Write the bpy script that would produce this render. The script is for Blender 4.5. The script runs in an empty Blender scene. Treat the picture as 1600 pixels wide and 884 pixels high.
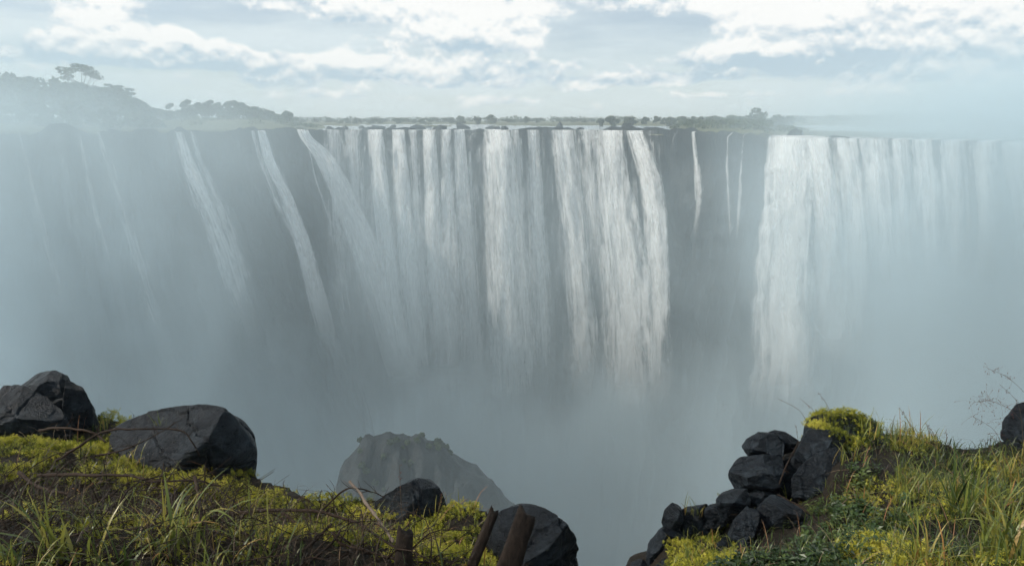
import bpy, math, random
import numpy as np
from mathutils import Vector
from mathutils.bvhtree import BVHTree

scene = bpy.context.scene
R = math.radians

# ------------------------------------------------------------------ camera
EYE = np.array([0.0, 0.0, 1.7])
PITCH = math.atan2(254.0, 1600 * 24 / 36)          # horizon sits well above the middle of the frame
FPX = 1600 * 24 / 36
cd = bpy.data.cameras.new('camera')
cd.lens = 24; cd.sensor_width = 36; cd.clip_start = 0.05; cd.clip_end = 60000
cam = bpy.data.objects.new('camera', cd)
cam.location = EYE; cam.rotation_euler = (math.pi / 2 - PITCH, 0, 0)
scene.collection.objects.link(cam); scene.camera = cam

# ------------------------------------------------------------------ renderer, exposure
vs = scene.view_settings
scene.display_settings.display_device = 'sRGB'
vs.view_transform = 'Standard'; vs.look = 'None'; vs.exposure = 0.06; vs.gamma = 1.0; vs.use_curve_mapping = False
scene.render.engine = 'CYCLES'
cy = scene.cycles
cy.use_denoising = True
try: cy.denoiser = 'OPENIMAGEDENOISE'
except Exception: pass
cy.max_bounces = 8; cy.diffuse_bounces = 3; cy.glossy_bounces = 2; cy.transmission_bounces = 4
cy.volume_bounces = 2; cy.transparent_max_bounces = 24
cy.use_adaptive_sampling = True; cy.adaptive_threshold = 0.05; cy.adaptive_min_samples = 16
cy.volume_max_steps = 256

# ------------------------------------------------------------------ node expression helper
class X:
    """a socket inside a node tree; + - * / build Math nodes"""
    def __init__(s, nt, sock): s.nt, s.s = nt, sock
    def _m(s, op, *a, clamp=False):
        n = s.nt.nodes.new('ShaderNodeMath'); n.operation = op; n.use_clamp = clamp
        for i, v in enumerate((s,) + a):
            if isinstance(v, X): s.nt.links.new(v.s, n.inputs[i])
            else: n.inputs[i].default_value = v
        return X(s.nt, n.outputs[0])
    def __add__(s, o): return s._m('ADD', o)
    __radd__ = __add__
    def __mul__(s, o): return s._m('MULTIPLY', o)
    __rmul__ = __mul__
    def __sub__(s, o): return s._m('SUBTRACT', o)
    def __rsub__(s, o): return (s * -1.0)._m('ADD', o)
    def __truediv__(s, o): return s._m('DIVIDE', o)
    def pow(s, o): return s._m('POWER', o)
    def exp(s): return s._m('EXPONENT')
    def max(s, o): return s._m('MAXIMUM', o)
    def min(s, o): return s._m('MINIMUM', o)
    def abs(s): return s._m('ABSOLUTE')
    def clamp(s): return s._m('ADD', 0.0, clamp=True)
    def step(s, a, b, o0=0.0, o1=1.0):
        """smoothstep from a to b (a may exceed b)"""
        n = s.nt.nodes.new('ShaderNodeMapRange'); n.interpolation_type = 'SMOOTHSTEP'; n.clamp = True
        s.nt.links.new(s.s, n.inputs['Value'])
        if a > b: a, b, o0, o1 = b, a, o1, o0
        n.inputs['From Min'].default_value = a; n.inputs['From Max'].default_value = b
        n.inputs['To Min'].default_value = o0; n.inputs['To Max'].default_value = o1
        return X(s.nt, n.outputs['Result'])
def node(nt, t, **kw):
    n = nt.nodes.new(t)
    for k, v in kw.items(): setattr(n, k, v)
    return n
def setin(nt, n, name, v):
    i = n.inputs[name]
    if isinstance(v, X): nt.links.new(v.s, i)
    elif hasattr(v, 'is_output'): nt.links.new(v, i)
    else: i.default_value = v
def combine(nt, x, y, z):
    n = node(nt, 'ShaderNodeCombineXYZ')
    for k, v in zip('XYZ', (x, y, z)): setin(nt, n, k, v)
    return n.outputs[0]
def noise(nt, vec, scale, detail=4.0, rough=0.55, dist=0.0, dim='3D', out='Fac'):
    n = node(nt, 'ShaderNodeTexNoise', noise_dimensions=dim)
    if vec is not None: setin(nt, n, 'Vector', vec)
    n.inputs['Scale'].default_value = scale; n.inputs['Detail'].default_value = detail
    n.inputs['Roughness'].default_value = rough; n.inputs['Distortion'].default_value = dist
    return X(nt, n.outputs[out]) if out == 'Fac' else n.outputs[out]
def mixcol(nt, fac, a, b):
    n = node(nt, 'ShaderNodeMix', data_type='RGBA')
    for idx, v in ((0, fac), (6, a), (7, b)):
        i = n.inputs[idx]
        if isinstance(v, X): nt.links.new(v.s, i)
        elif hasattr(v, 'is_output'): nt.links.new(v, i)
        elif idx: i.default_value = (*v, 1)
        else: i.default_value = v
    return n.outputs[2]
def ramp(nt, fac, stops):
    n = node(nt, 'ShaderNodeValToRGB'); setin(nt, n, 'Fac', fac)
    e = n.color_ramp.elements
    while len(e) < len(stops): e.new(0.5)
    for el, (p, c) in zip(e, stops): el.position = p; el.color = (*c, 1)
    return n.outputs['Color']

# ------------------------------------------------------------------ pixel <-> place
_f = np.array([0, math.cos(PITCH), -math.sin(PITCH)]); _u = np.array([0, math.sin(PITCH), math.cos(PITCH)])
def ray(px, py):
    return _f + np.array([(px - 800) / FPX, 0, 0]) - (py - 442) / FPX * _u
def at(px, py, Y):
    d = ray(px, py); return EYE + d * (Y / d[1])
def proj(P):
    q = np.asarray(P) - EYE; w = q @ _f
    return 800 + FPX * q[..., 0] / w, 442 - FPX * (q @ _u) / w

# ------------------------------------------------------------------ sun and sky
SUN = np.array([-0.80, -0.08, 0.60]); SUN /= np.linalg.norm(SUN)
sl = bpy.data.lights.new('sun', 'SUN'); sl.energy = 4.4; sl.angle = R(0.6); sl.color = (1.0, 0.93, 0.82)
sun = bpy.data.objects.new('sun', sl); scene.collection.objects.link(sun)
sun.rotation_euler = Vector(-SUN).to_track_quat('-Z', 'Y').to_euler(); sun.location = (0, 0, 60)

world = bpy.data.worlds.new('World'); scene.world = world; world.use_nodes = True
wt = world.node_tree; wt.nodes.clear()
world.cycles.sampling_method = 'MANUAL'; world.cycles.sample_map_resolution = 256
CLOUDS = ((165, 62, 52, 30, .34), (135, 82, 40, 14, .16), (272, 66, 16, 18, .26), (318, 76, 55, 15, .30), (250, 96, 110, 10, .16), (395, 100, 80, 9, .20),
          (520, 104, 45, 17, .30), (600, 112, 95, 16, .26), (710, 116, 55, 9, .22), (745, 40, 42, 42, .36), (700, 62, 60, 22, .22), (835, 42, 14, 14, .25), (838, 70, 36, 14, .24),
          (890, 100, 110, 11, .20), (1190, 42, 60, 26, .30), (1290, 26, 110, 26, .34), (1130, 92, 40, 13, .28), (1230, 84, 110, 14, .22), (1370, 80, 160, 22, .24), (1200, 8, 22, 8, .25),
          (1500, 104, 55, 18, .30), (1400, 120, 60, 12, .2), (1010, 120, 70, 9, .16), (1560, 60, 70, 40, .22), (480, 18, 170, 16, .16), (620, 20, 110, 18, .16), (950, 14, 150, 12, .16),
          (1010, 128, 60, 7, .2), (700, 134, 80, 6, .18), (930, 140, 50, 6, .2), (560, 150, 120, 7, .12), (1130, 150, 70, 6, .2), (780, 158, 50, 6, .18), (1400, 146, 90, 7, .14),
          (1000, 66, 95, 26, -.30), (330, 30, 80, 14, -.22), (50, 45, 60, 22, -.10), (440, 70, 50, 14, -.20), (1010, 100, 60, 8, -.1))
def build_sky():
    nt = wt
    tc = node(nt, 'ShaderNodeTexCoord')
    sep = node(nt, 'ShaderNodeSeparateXYZ'); nt.links.new(tc.outputs['Generated'], sep.inputs[0])
    dx, dy, dz = (X(nt, sep.outputs[k]) for k in 'XYZ')
    sky = node(nt, 'ShaderNodeTexSky', sky_type='NISHITA'); sky.sun_disc = False
    sky.sun_elevation = math.asin(SUN[2]); sky.sun_rotation = math.atan2(SUN[0], SUN[1])
    sky.air_density = 1.0; sky.dust_density = 1.0; sky.ozone_density = 1.5; sky.altitude = 900
    az = dx._m('ARCTAN2', dy); el = dz._m('ARCSINE')
    # low clouds are foreshortened: stretch the noise space vertically
    def puffs(z, det):
        w = noise(nt, combine(nt, dx + 3.1, dy, z * 1.4), 22.0, det, 0.6)
        f = w * .85
        for sc, k in ((34.0, .13),):
            vo = node(nt, 'ShaderNodeTexVoronoi', feature='F1'); vo.inputs['Scale'].default_value = sc
            nt.links.new(combine(nt, dx + w * .03, dy, z * 1.35 + w * .02), vo.inputs['Vector']); f = f + (1.0 - X(nt, vo.outputs['Distance'])) * k
        return f
    big = noise(nt, combine(nt, dx, dy, dz * 3.2), 6.0, 2.0, 0.5)
    f0 = puffs(dz, 6.0); f1 = puffs(dz + .008, 4.0)
    d0 = big * 0.5 + f0; rise = (f0 - f1) * 0.85
    # the cloud masses of this day (azimuth, elevation, half sizes, weight), with flattened bases
    for (px, py, sx, sy, w) in CLOUDS:
        q = ray(px, py); u0 = math.atan2(q[0], q[1]); v0 = math.asin(q[2] / np.linalg.norm(q))
        ev = (el - v0) * (FPX / sy)
        g = ((((az - u0) * (FPX / sx)).pow(2.0) + ev.pow(2.0)) * -0.5).exp() * (w * 1.25)
        if w > 0: g = g * ev.step(-1.5, -.3); rise = rise + g * (ev + .35) * .40
        d0 = d0 + g
    shade = None                                     # thick grey-blue cloud bases
    for (px, py, sx, sy, w) in ((1300, 92, 150, 17, 1.), (330, 98, 95, 12, 1.), (765, 104, 80, 9, .8), (830, 124, 100, 7, .8), (1460, 62, 130, 30, .7), (30, 84, 70, 26, .6), (1130, 119, 90, 7, .8), (420, 132, 120, 8, .5)):
        q = ray(px, py); u0 = math.atan2(q[0], q[1]); v0 = math.asin(q[2] / np.linalg.norm(q))
        g = ((((az - u0) * (FPX / sx)).pow(2.0) + ((el - v0) * (FPX / sy)).pow(2.0)) * -0.5).exp() * w
        shade = g if shade is None else shade + g
    d0 = d0 + shade * .22; rise = rise - shade * .10
    cover = d0.step(0.80, 1.0)
    veil = noise(nt, combine(nt, dx, dy, dz * 6.0), 3.6, 5.0, 0.55).step(0.30, 0.66) * 0.5 + 0.42
    lit = (rise * 5.0 + 0.44 + (d0 - 1.1) * -0.2).clamp()
    d_soft = lit * 1.0
    cl = mixcol(nt, d_soft, (4.5, 5.9, 6.9), (10.2, 10.1, 9.8))
    base = mixcol(nt, veil, sky.outputs['Color'], (7.4, 8.3, 8.6))
    low = el.step(0.07, 0.0) * 0.6
    base = mixcol(nt, low, base, (7.2, 8.2, 8.5))
    col = mixcol(nt, cover * 0.9, base, cl)
    bg = node(nt, 'ShaderNodeBackground'); bg.inputs['Strength'].default_value = 0.1
    nt.links.new(col, bg.inputs['Color'])
    out = node(nt, 'ShaderNodeOutputWorld'); nt.links.new(bg.outputs[0], out.inputs['Surface'])
build_sky()

# ------------------------------------------------------------------ numpy noise
def _hash(i, j, k, s):
    h = (i * 374761393 + j * 668265263 + k * 2147483647 + s * 974634521) & 0xffffffff
    h = ((h ^ (h >> 13)) * 1274126177) & 0xffffffff
    return ((h ^ (h >> 16)) & 0xffff) / 65535.0
def vnoise(p, seed=0):
    p = np.asarray(p, float); i = np.floor(p).astype(np.int64); f = p - i; f = f * f * f * (f * (f * 6 - 15) + 10)
    r = 0
    for a in (0, 1):
        for b in (0, 1):
            for c in (0, 1):
                w = (f[..., 0] if a else 1 - f[..., 0]) * (f[..., 1] if b else 1 - f[..., 1]) * (f[..., 2] if c else 1 - f[..., 2])
                r = r + w * _hash(i[..., 0] + a, i[..., 1] + b, i[..., 2] + c, seed)
    return r * 2 - 1
def fbm(p, oct=4, seed=0, gain=0.5):
    r = 0; a = 1; t = 0; p = np.asarray(p, float)
    for o in range(oct):
        r = r + a * vnoise(p * 2.03 ** o + 17.3 * o, seed + o); t += a; a *= gain
    return r / t
def sstep(x, a, b):
    t = np.clip((x - a) / (b - a), 0, 1); return t * t * (3 - 2 * t)

# ------------------------------------------------------------------ object helpers
def mesh_np(name, V, F, mat=None, smooth=True, attrs=None):
    V = np.asarray(V, np.float32).reshape(-1, 3)
    me = bpy.data.meshes.new(name)
    groups = F if isinstance(F, list) else [F]
    groups = [np.asarray(g, np.int32) for g in groups if len(g)]
    nl = sum(g.size for g in groups); nf = sum(len(g) for g in groups)
    me.vertices.add(len(V)); me.vertices.foreach_set('co', V.ravel())
    me.loops.add(nl); me.loops.foreach_set('vertex_index', np.concatenate([g.ravel() for g in groups]))
    tot = np.concatenate([np.full(len(g), g.shape[1], np.int32) for g in groups])
    me.polygons.add(nf); me.polygons.foreach_set('loop_start', np.concatenate([[0], np.cumsum(tot)[:-1]]).astype(np.int32))
    me.polygons.foreach_set('loop_total', tot)
    me.polygons.foreach_set('use_smooth', np.full(nf, smooth))
    for k, v in (attrs or {}).items():
        v = np.asarray(v, np.float32)
        if v.ndim == 1:
            me.attributes.new(k, 'FLOAT', 'POINT').data.foreach_set('value', v)
        else:
            me.attributes.new(k, 'FLOAT_COLOR', 'POINT').data.foreach_set('color', v.ravel())
    me.update(calc_edges=True); me.validate()
    if mat: me.materials.append(mat)
    return me
def link(name, data, parent=None, label=None, cat=None, group=None, kind=None, loc=None):
    o = bpy.data.objects.new(name, data); scene.collection.objects.link(o)
    if parent is not None: o.parent = parent
    if loc is not None: o.location = loc
    if label: o['label'] = label
    if cat: o['category'] = cat
    if group: o['group'] = group
    if kind: o['kind'] = kind
    return o
def grid_faces(nr, nc, off=0):
    a = np.arange(nr - 1)[:, None] * nc + np.arange(nc - 1)[None, :] + off
    return np.stack([a, a + 1, a + nc + 1, a + nc], -1).reshape(-1, 4)
class Acc:
    """collects vertices and faces of ONE mesh"""
    def __init__(s): s.V = []; s.F = {}; s.n = 0; s.A = []
    def add(s, V, F, tint=0.5):
        V = np.asarray(V, float).reshape(-1, 3); F = np.asarray(F, int)
        s.F.setdefault(F.shape[1], []).append(F + s.n); s.V.append(V)
        s.A.append(np.broadcast_to(np.asarray(tint, float), (len(V),))); s.n += len(V)
    def mesh(s, name, mat, smooth=True):
        return mesh_np(name, np.concatenate(s.V), [np.concatenate(f) for f in s.F.values()], mat, smooth, {'tint': np.concatenate(s.A)})
def tube(path, rad, sides=6, ell=None):
    path = np.asarray(path, float); n = len(path); rad = np.broadcast_to(np.asarray(rad, float), (n,))
    t = np.gradient(path, axis=0); t /= np.linalg.norm(t, axis=1)[:, None] + 1e-9
    ref = np.array([0.31, 0.22, 0.92]) if abs(t[0][2]) < .8 else np.array([.9, .3, .1])
    a = np.cross(t, ref); a /= np.linalg.norm(a, axis=1)[:, None]; b = np.cross(t, a)
    th = np.arange(sides) / sides * 2 * np.pi
    V = path[:, None] + rad[:, None, None] * (np.cos(th)[None, :, None] * a[:, None] + np.sin(th)[None, :, None] * b[:, None])
    V = np.concatenate([V.reshape(-1, 3), path[:1] - t[:1] * rad[0] * .3, path[-1:] + t[-1:] * rad[-1]])
    i = np.arange(n - 1)[:, None] * sides; j = np.arange(sides)[None]; k = (j + 1) % sides
    Q = np.stack([i + j, i + k, i + sides + k, i + sides + j], -1).reshape(-1, 4)
    c0 = n * sides; e = (n - 1) * sides; jj = np.arange(sides); kk = (jj + 1) % sides
    T = np.concatenate([np.stack([kk, jj, np.full(sides, c0)], -1), np.stack([e + jj, e + kk, np.full(sides, c0 + 1)], -1)])
    return V, Q, T
def add_tube(acc, path, rad, sides=6, tint=0.5):
    V, Q, T = tube(path, rad, sides); n0 = acc.n
    acc.add(V, Q, tint); acc.F.setdefault(3, []).append(T + n0)
def spline(pts, n):
    """Catmull-Rom through pts"""
    p = np.asarray(pts, float); p = np.concatenate([2 * p[:1] - p[1:2], p, 2 * p[-1:] - p[-2:-1]])
    s = np.linspace(0, len(pts) - 1 - 1e-6, n); i = s.astype(int); t = (s - i)[:, None]
    a, b, c, d = p[i], p[i + 1], p[i + 2], p[i + 3]
    return .5 * ((2 * b) + (-a + c) * t + (2 * a - 5 * b + 4 * c - d) * t ** 2 + (-a + 3 * b - 3 * c + d) * t ** 3)

# ------------------------------------------------------------------ materials
def new_mat(name):
    m = bpy.data.materials.new(name); m.use_nodes = True; nt = m.node_tree; nt.nodes.clear()
    out = node(nt, 'ShaderNodeOutputMaterial'); return m, nt, out
def bump(nt, h, strength, dist=0.02):
    b = node(nt, 'ShaderNodeBump'); b.inputs['Strength'].default_value = strength; b.inputs['Distance'].default_value = dist
    setin(nt, b, 'Height', h); return b.outputs[0]
def pbsdf(nt, out, col, rough=0.6, normal=None, spec=0.5):
    b = node(nt, 'ShaderNodeBsdfPrincipled')
    for k, v in (('Base Color', col), ('Roughness', rough)):
        if isinstance(v, tuple): b.inputs[k].default_value = (*v, 1)
        else: setin(nt, b, k, v)
    b.inputs['Specular IOR Level'].default_value = spec
    if normal is not None: nt.links.new(normal, b.inputs['Normal'])
    nt.links.new(b.outputs[0], out.inputs['Surface']); return b
def obj_coord(nt): return node(nt, 'ShaderNodeTexCoord').outputs['Object']

def mat_boulder():
    m, nt, out = new_mat('wet basalt'); c = obj_coord(nt)
    n1 = noise(nt, c, 2.6, 6, .6); n2 = noise(nt, c, 17, 7, .68, .4); n3 = noise(nt, c, 75, 4, .65)
    mp = node(nt, 'ShaderNodeMapping'); mp.inputs['Scale'].default_value = (3, 5, 13); mp.inputs['Rotation'].default_value = (.45, .5, .2)
    nt.links.new(c, mp.inputs['Vector']); bed = noise(nt, mp.outputs[0], 2.2, 8, .7, .35)
    pit = noise(nt, c, 38, 6, .7)
    col = ramp(nt, n1 * .40 + n2 * .38 + pit * .22, [(.38, (.002, .003, .005)), (.50, (.006, .009, .013)), (.62, (.026, .036, .046))])
    lich = noise(nt, c, 14, 7, .75).step(.62, .70) * .3
    col = mixcol(nt, lich, col, (.034, .043, .050))
    h = bed * .62 + pit * .34 + n3 * .16
    pbsdf(nt, out, col, (n2 * .7 + pit * .55 - .24).max(.14), bump(nt, h, 1.0, .036), .17); return m
def mat_cliff():
    m, nt, out = new_mat('cliff basalt'); c = obj_coord(nt)
    n1 = noise(nt, c, .11, 6, .6)
    mp = node(nt, 'ShaderNodeMapping'); mp.inputs['Scale'].default_value = (.5, .5, .08); nt.links.new(c, mp.inputs['Vector'])
    n2 = noise(nt, mp.outputs[0], 1.2, 6, .62)
    col = ramp(nt, n1 * .5 + n2 * .5, [(.32, (.005, .008, .010)), (.52, (.013, .018, .021)), (.7, (.032, .038, .038))])
    pbsdf(nt, out, col, .6, bump(nt, n2 + n1, .8, .7), .22); return m
def mat_soil():
    m, nt, out = new_mat('dark wet soil'); c = obj_coord(nt)
    n1 = noise(nt, c, 5, 6, .6); n2 = noise(nt, c, 45, 5, .7)
    col = ramp(nt, n1 * .5 + n2 * .5, [(.3, (.006, .005, .004)), (.52, (.016, .012, .008)), (.7, (.034, .026, .016))])
    pbsdf(nt, out, col, .8, bump(nt, n1 + n2, .9, .04), .25); return m
def mat_leaf(name, stops, rough=.5, trans=.35, spec=.35, gloss_var=True):
    m, nt, out = new_mat(name)
    a = node(nt, 'ShaderNodeAttribute', attribute_name='tint')
    col = ramp(nt, a.outputs['Fac'], stops)
    b = pbsdf(nt, out, col, rough, None, spec)
    if trans:
        t = node(nt, 'ShaderNodeBsdfTranslucent'); nt.links.new(col, t.inputs['Color'])
        mx = node(nt, 'ShaderNodeMixShader'); mx.inputs[0].default_value = trans
        nt.links.new(b.outputs[0], mx.inputs[1]); nt.links.new(t.outputs[0], mx.inputs[2]); nt.links.new(mx.outputs[0], out.inputs['Surface'])
    return m
def mat_wood(name, dark, light, sc=30):
    m, nt, out = new_mat(name); c = obj_coord(nt)
    n1 = noise(nt, c, 4, 4, .6)
    mp = node(nt, 'ShaderNodeMapping'); mp.inputs['Scale'].default_value = (sc, sc, sc * .18); nt.links.new(c, mp.inputs['Vector'])
    n2 = noise(nt, mp.outputs[0], 2.0, 6, .65, .4)
    col = ramp(nt, n1 * .45 + n2 * .55, [(.34, dark), (.64, light)])
    pbsdf(nt, out, col, .72, bump(nt, n2, .8, .012), .12); return m
BOULDER = mat_boulder(); CLIFF = mat_cliff(); SOIL = mat_soil()

# ================================================================== THE GORGE
# plan of the lip: tangent of the azimuth -> distance ahead (m)
LP = np.array([(-1400, 66), (-700, 72), (-200, 80), (0, 86), (200, 96), (380, 110), (470, 121), (520, 124), (700, 124), (900, 121), (1000, 115),
               (1045, 109), (1100, 102), (1185, 90), (1205, 76), (1235, 71), (1300, 67), (1450, 60), (1600, 53), (1900, 46), (2600, 36)], float)
_a = np.linspace(-2.4, 2.0, 900); _y = np.interp(_a, (LP[:, 0] - 800) / FPX, LP[:, 1])
_k = np.hanning(15); _k /= _k.sum(); _y = np.convolve(np.pad(_y, 7, mode='edge'), _k, 'valid')
_y = _y + fbm(np.stack([_a * 22, _a * 0, _a * 0], -1), 3, 5) * 1.6
def lip_y(a): return np.interp(a, _a, _y)
_az = np.linspace(-2.2, 1.75, 760)                        # columns of the cliff
LX, LY = _az * lip_y(_az), lip_y(_az)
tx, ty = np.gradient(LX), np.gradient(LY)
nx, ny = ty, -tx; _l = np.hypot(nx, ny); nx, ny = nx / _l, ny / _l
def smooth1(v, n):
    k = np.hanning(n); k /= k.sum(); return np.convolve(np.pad(v, n // 2, mode='edge'), k, 'valid')
nx, ny = smooth1(nx, 61), smooth1(ny, 61); _l = np.hypot(nx, ny); nx, ny = nx / _l, ny / _l
colpx = 800 + FPX * _az
slope = np.interp(colpx, [-400, 200, 470, 540, 1000, 1100, 1190, 1260, 1700], [.5, .5, .5, .14, .10, .16, .10, .06, .06])
DEP = np.concatenate([np.linspace(0, 4, 10), np.linspace(4.8, 70, 110), np.linspace(73, 112, 16)])
def cliff_pts(o_extra):
    o = slope[None, :] * DEP[:, None] + o_extra
    return np.stack([LX[None] + nx[None] * o, LY[None] + ny[None] * o, np.broadcast_to(-DEP[:, None], o.shape)], -1)
_ar = np.cumsum(np.hypot(tx, ty)); LIPZ = (np.abs(fbm(np.stack([_ar * .2, 0 * _ar, 0 * _ar], -1), 4, 15, .6)) * 2.6 - .2) * np.where(colpx < 470, 1.0, np.where(colpx < 1195, .55, .12))
S0 = cliff_pts(0.0)
bvh_cliff = BVHTree.FromPolygons([tuple(v) for v in S0.reshape(-1, 3)], grid_faces(*S0.shape[:2]).tolist())
# the rock itself: fractured columns, ledges and recesses behind that smooth face
arc = np.cumsum(np.hypot(tx, ty))
q = np.stack([np.broadcast_to(arc[None], S0.shape[:2]), np.zeros(S0.shape[:2]), np.broadcast_to(DEP[:, None], S0.shape[:2])], -1)
col_n = vnoise(q * [.42, 1, .05], 11); col_f = vnoise(q * [1.1, 1, .13], 12); led = fbm(q * [.06, 1, .16], 4, 13); gr = fbm(q * [.7, 1, .7], 3, 14)
rel = -(np.abs(col_n) * 2.2 + np.abs(col_f) * .8 + led * 1.6 + gr * .5 + .2) * sstep(DEP, 0, 5)[:, None]
CP_ = cliff_pts(rel); CP_[..., 2] += LIPZ[None] * sstep(DEP, 6, 0)[:, None]
link('cliff', mesh_np('cliff', CP_, grid_faces(*S0.shape[:2]), CLIFF), kind='structure')

def cliff_hit(px, py):
    d = ray(px, py); h = bvh_cliff.ray_cast(Vector(EYE), Vector(d).normalized())
    return None if h[0] is None else np.array(h[0])
def col_normal(a): return np.stack([np.interp(a, _az, nx), np.interp(a, _az, ny), np.zeros_like(np.asarray(a, float))], -1)

# ---------------------------------------------------------------- plateau and river behind the lip
def land_h(x, y, t):
    """ground height behind the lip; below zero is river bed"""
    px = 800 + FPX * x / y
    isl = fbm(np.stack([x * .03, y * .012, 0 * x], -1), 4, 31)
    left = sstep(px, 520, 400)
    h = -0.5 + sstep(isl, .22, .36) * .85 * sstep(t, 2, 14)
    h = np.maximum(h, left * (.25 + sstep(t, 1, 30) * 1.6 + isl * .5))
    islet = sstep(px, 1035, 1065) * sstep(px, 1205, 1180) * sstep(t, 90, 60)
    h = np.maximum(h, islet * (.35 + .8 * sstep(t, .5, 12) + isl * .3) - .5 * (1 - islet))
    far = sstep(t, 150, 330); h = h * (1 - far) + far * (.5 + isl * .4)
    ridge = np.exp(-((t - 1250) / 420) ** 2) * (13 * sstep(px, 1050, 1400) + 6 * sstep(px, 700, 200)) 
    return h + ridge * (1 + .25 * isl)
_tt = np.concatenate([[0, .6, 1.5, 3, 5, 7.5, 10, 14, 18, 23, 29, 36, 45, 56, 70, 86, 105, 130, 160, 195, 240], np.geomspace(300, 7000, 34)])
def plateau(a_arr, t_arr):
    A, T = np.meshgrid(a_arr, t_arr); Yl = lip_y(A); Y = Yl + T
    return A * Y, Y, T
px_, py_, pt_ = plateau(np.linspace(-2.3, 1.9, 420), _tt)
hz = land_h(px_, py_, pt_); hz[0] -= .6
def mat_land():
    m, nt, out = new_mat('dry grassland'); c = obj_coord(nt)
    n1 = noise(nt, c, .05, 6, .6); n2 = noise(nt, c, .6, 5, .6)
    col = ramp(nt, n1 * .6 + n2 * .4, [(.35, (.045, .055, .028)), (.5, (.085, .09, .045)), (.66, (.14, .13, .075))])
    pbsdf(nt, out, col, .9, bump(nt, n2, .6, .3), .15); return m
def mat_river():
    m, nt, out = new_mat('shallow river with foam'); c = obj_coord(nt)
    mp = node(nt, 'ShaderNodeMapping'); mp.inputs['Scale'].default_value = (.16, .55, 1); nt.links.new(c, mp.inputs['Vector'])
    n1 = noise(nt, mp.outputs[0], 1.1, 6, .62, .5); n2 = noise(nt, c, 1.5, 5, .6)
    foam = (n1 * .75 + n2 * .3).step(.53, .72)
    col = mixcol(nt, foam, (.045, .058, .062), (.72, .74, .74))
    pbsdf(nt, out, col, foam * .55 + .12, bump(nt, n2 + n1, .5, .25), .5); return m
LAND = mat_land(); RIVER = mat_river()
link('terrain', mesh_np('terrain', np.stack([px_, py_, hz], -1), grid_faces(*px_.shape), LAND), kind='structure')
rx_, ry_, rt_ = plateau(np.linspace(-.42, 1.9, 260), _tt[:27])
link('river', mesh_np('river', np.stack([rx_, ry_, np.full(rx_.shape, .02) + .05 * fbm(np.stack([rx_ * .4, ry_ * .4, 0 * rx_], -1), 2, 3)], -1), grid_faces(*rx_.shape), RIVER), kind='structure')
# gorge floor far below, lost in the spray
gx, gy = np.meshgrid(np.linspace(-320, 320, 60), np.linspace(8, 150, 30))
link('gorge_water', mesh_np('gorge_water', np.stack([gx, gy, -104 + fbm(np.stack([gx * .1, gy * .1, gx * 0], -1), 3, 8)], -1), grid_faces(*gx.shape), RIVER), kind='structure')

# ---------------------------------------------------------------- falling water
def mat_fall(name, gain, thr):
    m, nt, out = new_mat(name)
    at_ = node(nt, 'ShaderNodeAttribute', attribute_name='flow')     # r across (m), g along (m), b edge 0..1, a amount
    sp = node(nt, 'ShaderNodeSeparateColor'); nt.links.new(at_.outputs['Color'], sp.inputs[0])
    u, v, e = (X(nt, sp.outputs[i]) for i in range(3)); amt = X(nt, at_.outputs['Alpha'])
    oi = node(nt, 'ShaderNodeObjectInfo'); rnd = X(nt, oi.outputs['Random']) * 90.0
    wob = noise(nt, combine(nt, u * .3 + rnd, v * .05, rnd), 1.0, 2, .5)
    uu = u + (wob - .5) * .9
    fine = noise(nt, combine(nt, uu * 2.6 + rnd, v * .11, rnd), 1.0, 7, .66, .15)
    clump = noise(nt, combine(nt, uu * .7 + rnd, v * .16 + rnd, rnd), 1.0, 5, .62, .7)
    bit = noise(nt, combine(nt, uu * 1.9 + rnd, v * .62, rnd), 1.0, 5, .65, .5)
    dens = fine * .58 + clump * .38 + bit * .28
    a = ((dens - thr) * gain + (e._m('SQRT') - .58) * 1.05 + (amt - 1.0) * .75) * amt.max(.6)
    # ragged edges: the rim of the stream breaks into strands
    fd = node(nt, 'ShaderNodeAttribute', attribute_name='fade')
    a = a.clamp() * e.step(0.0, .22) * X(nt, fd.outputs['Fac'])
    a = (a.min(.97)).clamp()
    b = node(nt, 'ShaderNodeBsdfDiffuse'); b.inputs['Color'].default_value = (.94, .945, .94, 1)
    t = node(nt, 'ShaderNodeBsdfTranslucent'); t.inputs['Color'].default_value = (.93, .94, .94, 1)
    nm = bump(nt, dens, .7, .7); nt.links.new(nm, b.inputs['Normal'])
    mx = node(nt, 'ShaderNodeMixShader'); mx.inputs[0].default_value = .48
    nt.links.new(b.outputs[0], mx.inputs[1]); nt.links.new(t.outputs[0], mx.inputs[2])
    tr = node(nt, 'ShaderNodeBsdfTransparent'); m2 = node(nt, 'ShaderNodeMixShader')
    nt.links.new(a.s, m2.inputs[0]); nt.links.new(tr.outputs[0], m2.inputs[1]); nt.links.new(mx.outputs[0], m2.inputs[2])
    nt.links.new(m2.outputs[0], out.inputs['Surface']); return m
FALL = mat_fall('falling white water', 3.6, .535); SPRAY = mat_fall('loose falling spray', 2.8, .585)

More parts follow.
